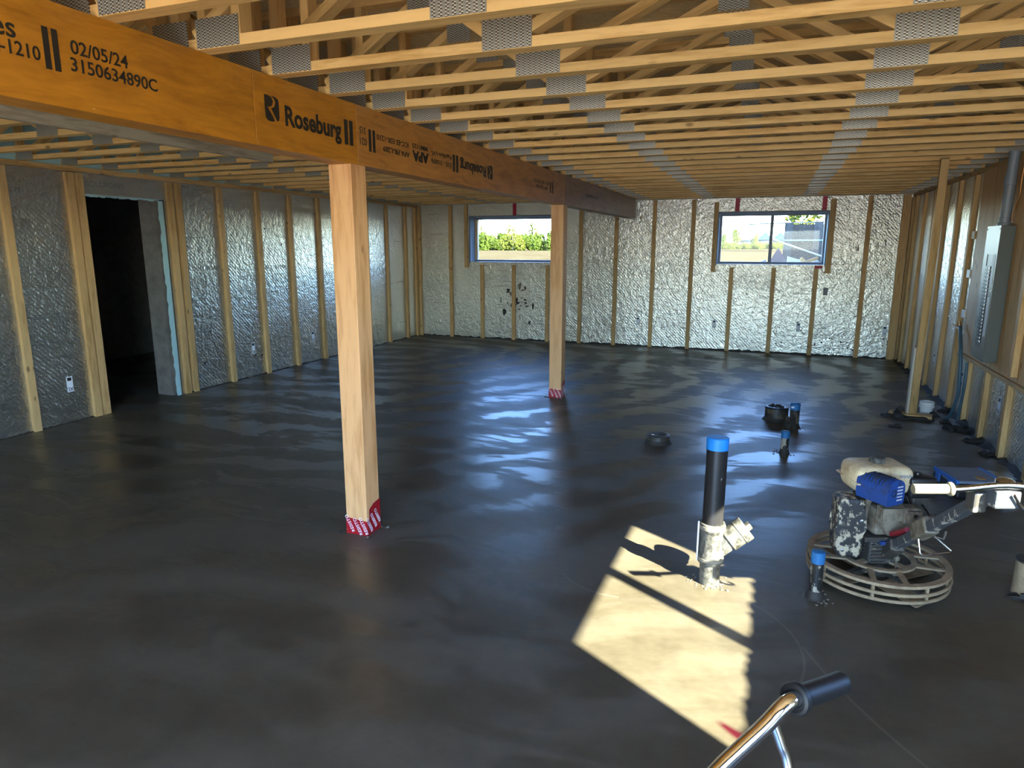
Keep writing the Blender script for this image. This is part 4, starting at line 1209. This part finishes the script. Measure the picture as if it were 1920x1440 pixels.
for k in range(5):      # louvres on the end
    bm = bmesh.new(); add_box(bm, (0.0845, 0.006, -0.040 + 0.016 * k), (0.0862, 0.042, -0.034 + 0.016 * k), mc)
    link('slot', bm_mesh('slot', bm, M['panel_label']), mu)
bm = lathe_bm([(0.0005, 0.0), (0.013, 0.0), (0.013, 0.004), (0.017, 0.004)], 18, M=mc @ Matrix.Translation((0.0835, -0.018, 0.0)) @ Matrix.Rotation(R(90), 4, 'Y'))
link('outlet', bm_mesh('outlet', bm, M['ink'], True), mu)
# air cleaner, carburettor, levers
link('air_cleaner', bm_mesh('air_cleaner', rounded_box_bm((0.075, -0.085, 0.455), (0.205, 0.045, 0.560), 0.014, 3), M['black_plastic'], True), TR)
lathe('air_cleaner_knob', [(0.0005, 0.012), (0.012, 0.010), (0.014, 0.0), (0.0005, 0.0)], M['black_plastic'], TR, (0.14, -0.02, 0.56), n=14)
box('carburettor', (0.10, -0.07, 0.375), (0.185, 0.03, 0.455), M['dark_steel'], TR, 0.010)
tube('throttle_cable', [(0.15, -0.07, 0.42), (0.13, -0.18, 0.40), (0.06, -0.30, 0.45), (-0.02, -0.50, 0.56), (-0.10, -0.80, 0.75), (-0.13, -0.93, 0.82)], 0.0045, M['black_plastic'], TR, 7, 6)
tube('fuel_line', [(0.09, -0.02, 0.47), (0.10, -0.06, 0.41), (0.12, -0.075, 0.385)], 0.005, M['black_plastic'], TR, 7, 5)
lathe('recoil_starter', [(0.0005, 0.05), (0.075, 0.048), (0.088, 0.03), (0.090, 0.0), (0.0005, 0.0)], M['dark_steel'], TR, (-0.03, 0.110, 0.365), (R(-90), 0, 0), n=32)
tube('engine_frame', [(-0.10, -0.02, 0.262), (-0.105, -0.03, 0.36), (-0.09, -0.04, 0.45), (-0.04, -0.03, 0.475)], 0.016, M['engine'], TR, 10, 5)
# tall splashed belt guard
go = [(-0.060, 0.02), (-0.045, 0.0), (0.045, 0.0), (0.062, 0.02), (0.066, 0.10), (0.058, 0.16), (0.064, 0.22), (0.060, 0.290), (0.045, 0.305), (-0.050, 0.305), (-0.066, 0.292), (-0.068, 0.21), (-0.056, 0.14), (-0.064, 0.08)]
g_ = prism('belt_guard', go, 0.13, M['guard'], TR, (-0.178, -0.015, 0.145), (0, 0, R(-12)), 0.016)
for x, z in ((0.045, 0.20), (-0.03, 0.04)):
    lathe('bolt', [(0.008, 0), (0.008, 0.006), (0.0005, 0.007)], M['steel'], g_, (x, -0.065, z), (R(90), 0, 0), n=8)
# steering shaft, brackets, pitch rod
S0, S1 = Vector((0.000, -0.055, 0.165)), Vector((-0.130, -0.905, 0.800))
bar('handle_shaft', S0, S1, 0.042, 0.042, M['shaft'], TR, bev=0.004)
pm = S0.lerp(S1, 0.42)
bar('shaft_bracket', S0.lerp(S1, 0.36) + Vector((0, 0, 0.012)), S0.lerp(S1, 0.50) + Vector((0, 0, 0.012)), 0.060, 0.075, M['engine'], TR, bev=0.008)
bar('lower_bracket', S0 + Vector((0.02, 0.03, -0.03)), S0.lerp(S1, 0.16), 0.062, 0.056, M['dark_steel'], TR, bev=0.006)
tube('red_lever', [(-0.01, -0.12, 0.290), (-0.02, -0.20, 0.335), (-0.025, -0.26, 0.372)], 0.014, M['red_paint'], TR, 10)
rod = tube('pitch_rod', [(0.030, -0.115, 0.075), (0.030, -0.115, 0.20)], 0.006, M['engine'], TR, 8)
box('clevis', (0.016, -0.128, 0.070), (0.044, -0.102, 0.105), M['engine'], rod, 0.004)
box('clevis', (0.020, -0.126, 0.150), (0.040, -0.104, 0.172), M['engine'], rod, 0.003)
A_ = pm + Vector((0.02, 0.02, -0.02))
tube('wire_bail', [A_ + Vector((-0.03, 0, 0.02)), A_ + Vector((-0.025, -0.03, -0.075)), A_ + Vector((-0.015, -0.035, -0.085)), A_ + Vector((0.10, -0.03, -0.075)), A_ + Vector((0.112, -0.028, -0.066)), A_ + Vector((0.06, 0.0, -0.020)), A_ + Vector((0.02, 0, 0.0))], 0.0045, M['steel'], TR, 8)
tube('wire_clip', [A_ + Vector((0.01, -0.02, 0.07)), A_ + Vector((0.03, -0.03, 0.00)), A_ + Vector((0.07, -0.03, -0.01)), A_ + Vector((0.085, -0.02, 0.02))], 0.004, M['steel'], TR, 7)
# handlebar with cream grips
hb0, hb1 = Vector((-0.465, -0.964, 0.835)), Vector((0.150, -1.000, 0.846))
hd_ = (hb1 - hb0).normalized()
mid = hb0.lerp(hb1, 0.5) + Vector((0, 0.005, 0.012))
tube('handlebar', [hb0 + hd_ * 0.01, hb0.lerp(hb1, 0.25), mid, hb0.lerp(hb1, 0.75), hb1 - hd_ * 0.01], 0.0115, M['chrome'], TR, 14, 6)
def grip(a, b, mat, par, r=0.0175):
    a = Vector(a); b = Vector(b); L = (b - a).length
    q = Vector((0, 0, 1)).rotation_difference((b - a).normalized()).to_matrix().to_4x4()
    prof = [(0.0005, 0.0), (r * 0.92, 0.0), (r * 1.02, 0.003)]
    for k in range(9):
        z = 0.010 + (L - 0.026) * k / 8
        prof += [(r, z), (r * 0.985, z + 0.002)]
    prof += [(r, L - 0.016), (r * 1.22, L - 0.015), (r * 1.38, L - 0.011), (r * 1.40, L - 0.007), (r * 1.30, L - 0.002), (r * 1.05, L), (r * 0.85, L - 0.003), (r * 0.7, L - 0.004)]
    return link('grip', bm_mesh('grip', lathe_bm(prof, 26, M=Matrix.Translation(a) @ q), M[mat], True), par)
grip(hb0, hb0 + hd_ * 0.132, 'grip_cream', TR)
grip(hb1, hb1 - hd_ * 0.132, 'grip_cream', TR)
box('handle_clamp', (S1.x - 0.055, S1.y - 0.075, S1.z - 0.035), (S1.x + 0.035, S1.y + 0.0, S1.z + 0.030), M['shaft'], TR, 0.008)
box('switch_box', (S1.x - 0.10, S1.y - 0.035, S1.z - 0.065), (S1.x - 0.05, S1.y + 0.015, S1.z + 0.012), M['dark_steel'], TR, 0.008)
tube('throttle_lever', [(S1.x + 0.00, S1.y - 0.08, S1.z + 0.02), (S1.x + 0.03, S1.y - 0.08, S1.z - 0.02), (S1.x + 0.06, S1.y - 0.09, S1.z - 0.04), (S1.x + 0.09, S1.y - 0.09, S1.z - 0.035), (S1.x + 0.088, S1.y - 0.09, S1.z - 0.015)], 0.006, M['chrome'], TR, 8, 5)
lathe('pitch_knob', [(0.0005, 0.0), (0.022, 0.0), (0.030, 0.008), (0.030, 0.022), (0.020, 0.030), (0.0005, 0.030)], M['chrome'], TR, (S1.x + 0.01, S1.y - 0.02, S1.z + 0.03), n=12)

# flat tool case lying behind the trowel
cs = thing('tool_case', 'flat grey-blue tool case with bright blue edges on the slab behind the trowel', 'case', (1.365, 5.255, 0), R(15))
box('body', (-0.155, -0.165, 0.0), (0.155, 0.165, 0.098), M['black_plastic'], cs, 0.012)
lid = box('lid', (-0.140, -0.155, 0.0985), (0.140, 0.155, 0.118), M['case_grey'], cs, 0.006)
box('lid_edge', (-0.157, -0.155, 0.094), (-0.138, 0.155, 0.122), M['case_blue'], cs, 0.004)
box('lid_edge', (0.138, -0.155, 0.094), (0.157, 0.155, 0.122), M['case_blue'], cs, 0.004)
for y_ in (-0.08, 0.08): box('latch', (-0.165, y_ - 0.025, 0.04), (-0.154, y_ + 0.025, 0.10), M['case_blue'], cs, 0.003)
lathe('badge', [(0.0005, 0.002), (0.032, 0.002), (0.032, 0.0)], M['stud_x'], cs, (0.03, -0.08, 0.1185), n=20)

# ------------------------------------------------------------------ handle of a second trowel standing by the camera
H2 = thing('trowel_handle', 'chrome tube handle with black rubber grip, standing nearest the sunlit patch', 'handle', (0.02, 0.60, 0))
o2 = Vector((0.02, 0.60, 0))
def rel(p): return Vector(p) - o2
tube('tube', [rel(p) for p in ((0.112, 1.075, 0.956), (0.078, 1.026, 0.967), (0.064, 1.013, 0.960), (0.050, 1.004, 0.943), (0.036, 0.9955, 0.926), (0.008, 0.981, 0.8950), (-0.020, 0.965, 0.864), (-0.048, 0.945, 0.825), (-0.058, 0.915, 0.76), (-0.03, 0.84, 0.56), (0.015, 0.78, 0.40))], 0.0125, M['chrome'], H2, 20, 8)
tube('brace_tube', [rel((0.050, 1.006, 0.935)), rel((0.064, 1.004, 0.900)), rel((0.077, 1.001, 0.864)), rel((0.10, 0.97, 0.75)), rel((0.08, 0.86, 0.55)), rel((0.025, 0.78, 0.40))], 0.0095, M['chrome'], H2, 16, 8)
ga, gb_ = rel((0.158, 1.140, 0.941)), rel((0.078, 1.026, 0.967))
grip(ga, gb_, 'grip_black', H2, 0.0185)
tube('mast', [rel((0.02, 0.78, 0.42)), rel((0.02, 0.66, 0.13))], 0.020, M['shaft'], H2, 12)
lathe('gearbox', [(0.0005, 0.16), (0.05, 0.16), (0.07, 0.13), (0.07, 0.04), (0.0005, 0.04)], M['dark_steel'], H2, n=24)
link('guard_ring', bm_mesh('guard_ring', annulus_bm(0.265, 0.29, 0.08, 0.095), M['ring'], True), H2)
for k in range(4):
    a = PI / 2 * k + 0.4
    bar('spoke', (0.06 * math.cos(a), 0.06 * math.sin(a), 0.087), (0.27 * math.cos(a), 0.27 * math.sin(a), 0.087), 0.025, 0.010, M['ring'], H2)
    Mz = Matrix.Rotation(a, 4, 'Z') @ Matrix.Translation((0.17, 0, 0.008)) @ Matrix.Rotation(R(4), 4, 'X')
    bm = bmesh.new(); add_box(bm, (-0.11, -0.06, -0.0015), (0.11, 0.06, 0.0015), Mz)
    link('blade', bm_mesh('blade', bm, M['ring']), H2)
lathe('hub', [(0.0005, 0.0005), (0.05, 0.0005), (0.05, 0.05), (0.0005, 0.05)], M['dark_steel'], H2, n=20)

# ------------------------------------------------------------------ outdoors
GZ = 1.20
bm = bmesh.new()
def quad(x0, y0, x1, y1, z):
    bm.faces.new([bm.verts.new(c) for c in ((x0, y0, z), (x1, y0, z), (x1, y1, z), (x0, y1, z))])
quad(-500, YF + FOAM + CONC, 500, 900, GZ)
quad(XR + FOAM + CONC, -4, 500, YF + FOAM + CONC, GZ)
quad(-500, -4, -9.4, YF + FOAM + CONC, GZ)
g = link('ground', bm_mesh('ground', bm, M['field'])); g['kind'] = 'structure'
bm = bmesh.new()
quad(-500, -300, 500, YB - 0.22, -0.06)
g = link('ground_rear_yard', bm_mesh('ground', bm, M['yard_bounce'])); g['kind'] = 'structure'  # unseen ground, surfaced pale to bounce light onto the ceiling

camM = Matrix.Translation(cam.location) @ cam.rotation_euler.to_matrix().to_4x4()
def at(px, py, Y):
    """point on the plane y = Y seen at a pixel of the 1920 x 1440 frame"""
    d = camM.to_3x3() @ Vector(((px - 960) / 1265.0, -(py - 720) / 1265.0, -1.0))
    return Vector(cam.location) + d * (Y / d.y)
def gx(px, Y): return at(px, 460, Y).x

def bush(name, label, cat, x, y, rx, h, mat, seed, group, n=1500, sparse=False):
    rnd = random.Random(seed)
    t_ = thing(name, label, cat, (x, y, GZ), group=group)
    bm = bmesh.new()
    lobes = [(rnd.uniform(-0.65, 0.65) * rx, rnd.uniform(-0.5, 0.5) * rx, rnd.uniform(0.15, 0.70) * h, rnd.uniform(0.28, 0.45)) for _ in range(12)]
    for i in range(n):
        cx, cy, cz, k = rnd.choice(lobes)
        u = Vector((rnd.gauss(0, 1), rnd.gauss(0, 1), rnd.gauss(0, 1))).normalized() * rnd.uniform(0.6, 1.0)
        c = Vector((cx + u.x * k * rx, cy + u.y * k * rx, max(0.05, cz + u.z * k * h * 0.9)))
        s = rnd.uniform(0.07, 0.15) * (h / 1.9) ** 0.5
        a = Vector((rnd.gauss(0, 1), rnd.gauss(0, 1), rnd.gauss(0, 1))).normalized(); b = a.orthogonal().normalized()
        bm.faces.new([bm.verts.new(c + a * s), bm.verts.new(c + b * s * 0.6), bm.verts.new(c - a * s), bm.verts.new(c - b * s * 0.6)])
    lf = link('foliage', bm_mesh('foliage', bm, M[mat]), t_)
    lf['kind'] = 'stuff'
    bm = bmesh.new()
    for i in range(10 if sparse else 6):
        a = rnd.uniform(0, 2 * PI); l = rnd.uniform(0.6, 1.35 if sparse else 0.9) * h
        tube_bm([(0, 0, 0), (0.12 * l * math.cos(a), 0.12 * l * math.sin(a), 0.45 * l), (0.38 * rx * math.cos(a), 0.38 * rx * math.sin(a), l)], [0.05, 0.03, 0.01], 5, bm)
    link('stems', bm_mesh('stems', bm, M['twig'], True), t_)
    return t_
rnd = random.Random(21)
for i, px in enumerate((868, 898, 930, 962, 992, 1024, 1056)):
    Y = 60.5 if i % 2 else 64.0
    bush('hedge_shrub', 'bright green hedge shrub beyond the field outside the plain window', 'shrub', gx(px, Y), Y, 1.35, rnd.uniform(1.5, 2.0), 'leaf_a' if i % 3 else 'leaf_b', 40 + i, 'hedge shrubs beyond the field', n=3000)
for i, px in enumerate((905, 932, 958, 1000, 1040)):
    Y = 78 + rnd.uniform(-2, 3)
    bush('bare_tree', 'pale thinly leafed tree rising behind the hedge shrubs', 'tree', gx(px, Y), Y, 0.72, rnd.uniform(2.6, 3.4), 'leaf_b', 60 + i, 'thin trees behind the hedge', n=450, sparse=True)
for i, px in enumerate((1352, 1366, 1380, 1394, 1408, 1422, 1440, 1456, 1470)):
    Y = 90.0 if i % 2 else 93.0
    bush('low_hedge', 'low yellow-green hedge shrub in front of the far houses', 'shrub', gx(px, Y), Y, 0.95, 0.9, 'leaf_b' if i % 2 else 'leaf_a', 80 + i, 'low hedge before the houses', n=2200)
for i, (px, h, Y, lb) in enumerate(((1354, 4.2, 195, 'dark green tree at the left end of the far houses'), (1379, 5.4, 205, 'round yellow-green tree left of the small gabled house'),
                                (1414, 4.4, 215, 'yellow-green tree between the gabled house and the blue roofs'), (1546, 13, 60, 'tall yellow tree crown rising above the strand-board panel'))):
    bush('garden_tree', lb, 'tree', gx(px, Y), Y, h * 0.30, h, 'leaf_a' if i == 0 else 'leaf_b', 90 + i, None, n=1800)

def house(px0, px1, Y, hw, hr, label, hip=False):
    x0, x1 = gx(px0, Y), gx(px1, Y); w = x1 - x0; dp = 9.0
    h = thing('house', label, 'house', ((x0 + x1) / 2, Y, GZ))
    box('walls', (-w / 2, 0, 0), (w / 2, dp, hw), M['house_far'], h)
    bm = bmesh.new()
    e = 0.5
    if hip:
        b = [bm.verts.new(c) for c in ((-w / 2 - e, -e, hw), (w / 2 + e, -e, hw), (w / 2 + e, dp + e, hw), (-w / 2 - e, dp + e, hw))]
        r_ = [bm.verts.new(c) for c in ((-w / 2 + 2.0, dp / 2, hw + hr), (w / 2 - 2.0, dp / 2, hw + hr))]
        bm.faces.new((b[0], b[1], r_[1], r_[0])); bm.faces.new((b[2], b[3], r_[0], r_[1])); bm.faces.new((b[1], b[2], r_[1])); bm.faces.new((b[3], b[0], r_[0])); bm.faces.new(b[::-1])
    else:
        b = [bm.verts.new(c) for c in ((-w / 2 - e, -e, hw), (w / 2 + e, -e, hw), (0, -e, hw + hr), (-w / 2 - e, dp, hw), (w / 2 + e, dp, hw), (0, dp, hw + hr))]
        bm.faces.new(b[0:3]); bm.faces.new(b[3:6][::-1]); bm.faces.new((b[0], b[3], b[5], b[2])); bm.faces.new((b[1], b[2], b[5], b[4])); bm.faces.new((b[0], b[1], b[4], b[3]))
    link('roof', bm_mesh('roof', bm, M['house_roof'] if hip else M['house_far']), h)
    nwin = 3 if w > 6 else 1
    for k in range(nwin):
        cx = -w / 2 + w * (k + 0.5) / nwin
        wn_ = box('window', (cx - 0.6, -0.06, 0.8), (cx + 0.6, 0.0, 2.0), M['house_far'], h)
        box('pane', (-0.5, -0.05, -0.5), (0.5, -0.032, 0.5), M['house_glass'], wn_)
    box('door', (w / 2 - 1.4, -0.06, 0), (w / 2 - 0.5, 0, 2.0), M['house_glass'], h)
    return h
house(1387, 1409, 240, 2.1, 2.4, 'small white gabled house behind the low hedge')
house(1421, 1446, 230, 2.2, 2.6, 'white house with blue-grey hipped roof next to the gabled one', True)
house(1448, 1476, 250, 2.2, 2.6, 'white house with blue-grey hipped roof partly behind the strand-board panel', True)

# framed strand-board panel standing outside the mullioned window
PY = 14.3
a, b = at(1472, 418, PY), at(1556, 416, PY)
fp = thing('strand_board_panel', 'weathered strand-board panel with two grey studs standing outside the mullioned window', 'panel', ((a.x + b.x) / 2, PY, GZ))
w = b.x - a.x; H_ = a.z - GZ
box('sheet', (-w / 2 + 0.02, 0.0, 0.0), (w / 2 + 0.35, 0.012, H_ - 0.03), M['osb_grey'], fp)
box('stud', (-w / 2, -0.04, 0), (-w / 2 + 0.15, 0.0, H_ + 0.01), M['grey_stud'], fp)
xs = at(1536, 416, PY).x - (a.x + b.x) / 2
box('stud', (xs - 0.075, -0.04, 0), (xs + 0.075, 0.0, H_ + 0.02), M['grey_stud'], fp)
box('strap', (-w / 2 - 0.005, -0.045, H_ * 0.62), (w / 2 + 0.3, -0.0405, H_ * 0.62 + 0.025), M['foam'], fp)
for k in range(2):
    box('brace', (-w / 2 + 0.2, 0.012, 0.1 + 0.6 * k), (w / 2 + 0.3, 0.05, 0.19 + 0.6 * k), M['grey_lumber_x'], fp)
ra, rb = at(1404, 420.5, PY + 0.2), at(1480, 418, PY + 0.2)
rl = tube('top_rail', [ra - Vector(fp.location), rb - Vector(fp.location), at(1556, 416, PY + 0.2) - Vector(fp.location)], 0.012, M['grey_lumber_x'], fp, 8)

# scrap pile
def scrap(name, label, px, py, Y, pts, th, mat, lean=0.0):
    bm = bmesh.new()
    P3 = [at(u, v, Y) for u, v in pts]
    lo = min(p.z for p in P3)
    P3 = [p + Vector((0, lean * (p.z - lo), 0)) for p in P3]
    base = Vector((sum(p.x for p in P3) / len(P3), Y, lo))
    va = [bm.verts.new(p - base) for p in P3]; vb = [bm.verts.new(p - base + Vector((0, th, 0))) for p in P3]
    bm.faces.new(va); bm.faces.new(vb[::-1]); n = len(va)
    for i in range(n): bm.faces.new((va[i], va[(i + 1) % n], vb[(i + 1) % n], vb[i]))
    o = link(name, bm_mesh(name, bm, M[mat]), None, base)
    return tag(o, label, 'scrap')
scrap('board_offcut', 'pale pink triangular board offcut leaning in the scrap pile outside', 0, 0, 13.0, [(1459.5, 464), (1477, 494), (1470, 502), (1438, 502), (1441, 493)], 0.05, 'pink_board', 0.35)
scrap('plank_offcut', 'cream plank offcut at the top of the scrap pile outside', 0, 0, 13.3, [(1477, 481), (1501, 488), (1503, 502), (1475, 502)], 0.30, 'house_wall', 0.3)
scrap('wedge_offcut', 'small brown wedge offcut leaning on the cream plank outside', 0, 0, 13.9, [(1500, 486), (1504, 482), (1510, 487), (1510, 506), (1498, 506)], 0.2, 'stud_x')
scrap('long_plank', 'long brown plank slanting across the scrap pile outside', 0, 0, 12.85, [(1486, 497), (1534, 481), (1536, 485), (1500, 502), (1486, 502)], 0.09, 'stud_x')
scrap('gutter_offcut', 'pale grey strip lying low in the scrap pile outside', 0, 0, 12.6, [(1503, 497), (1534, 488), (1537, 491), (1515, 502), (1503, 502)], 0.08, 'panel_label')
scrap('tarp_fold', 'blue-grey folded sheet on the ground left of the pink offcut outside', 0, 0, 12.6, [(1408, 508), (1418, 494), (1436, 487), (1436, 508)], 0.15, 'case_grey', 0.3)
pa_, pb_ = at(1450, 449, 13.6), at(1545, 482, 12.7)
pole_base = pb_ + (pb_ - pa_) * 0.3
st2 = tube('slanting_pole', [pa_ - pb_, Vector((0, 0, 0)), (pb_ - pa_) * 0.75], 0.016, M['grey_lumber_x'], None, 8)
st2.location = pb_
tag(st2, 'thin slanting pole leaning across the strand-board panel outside', 'pole')
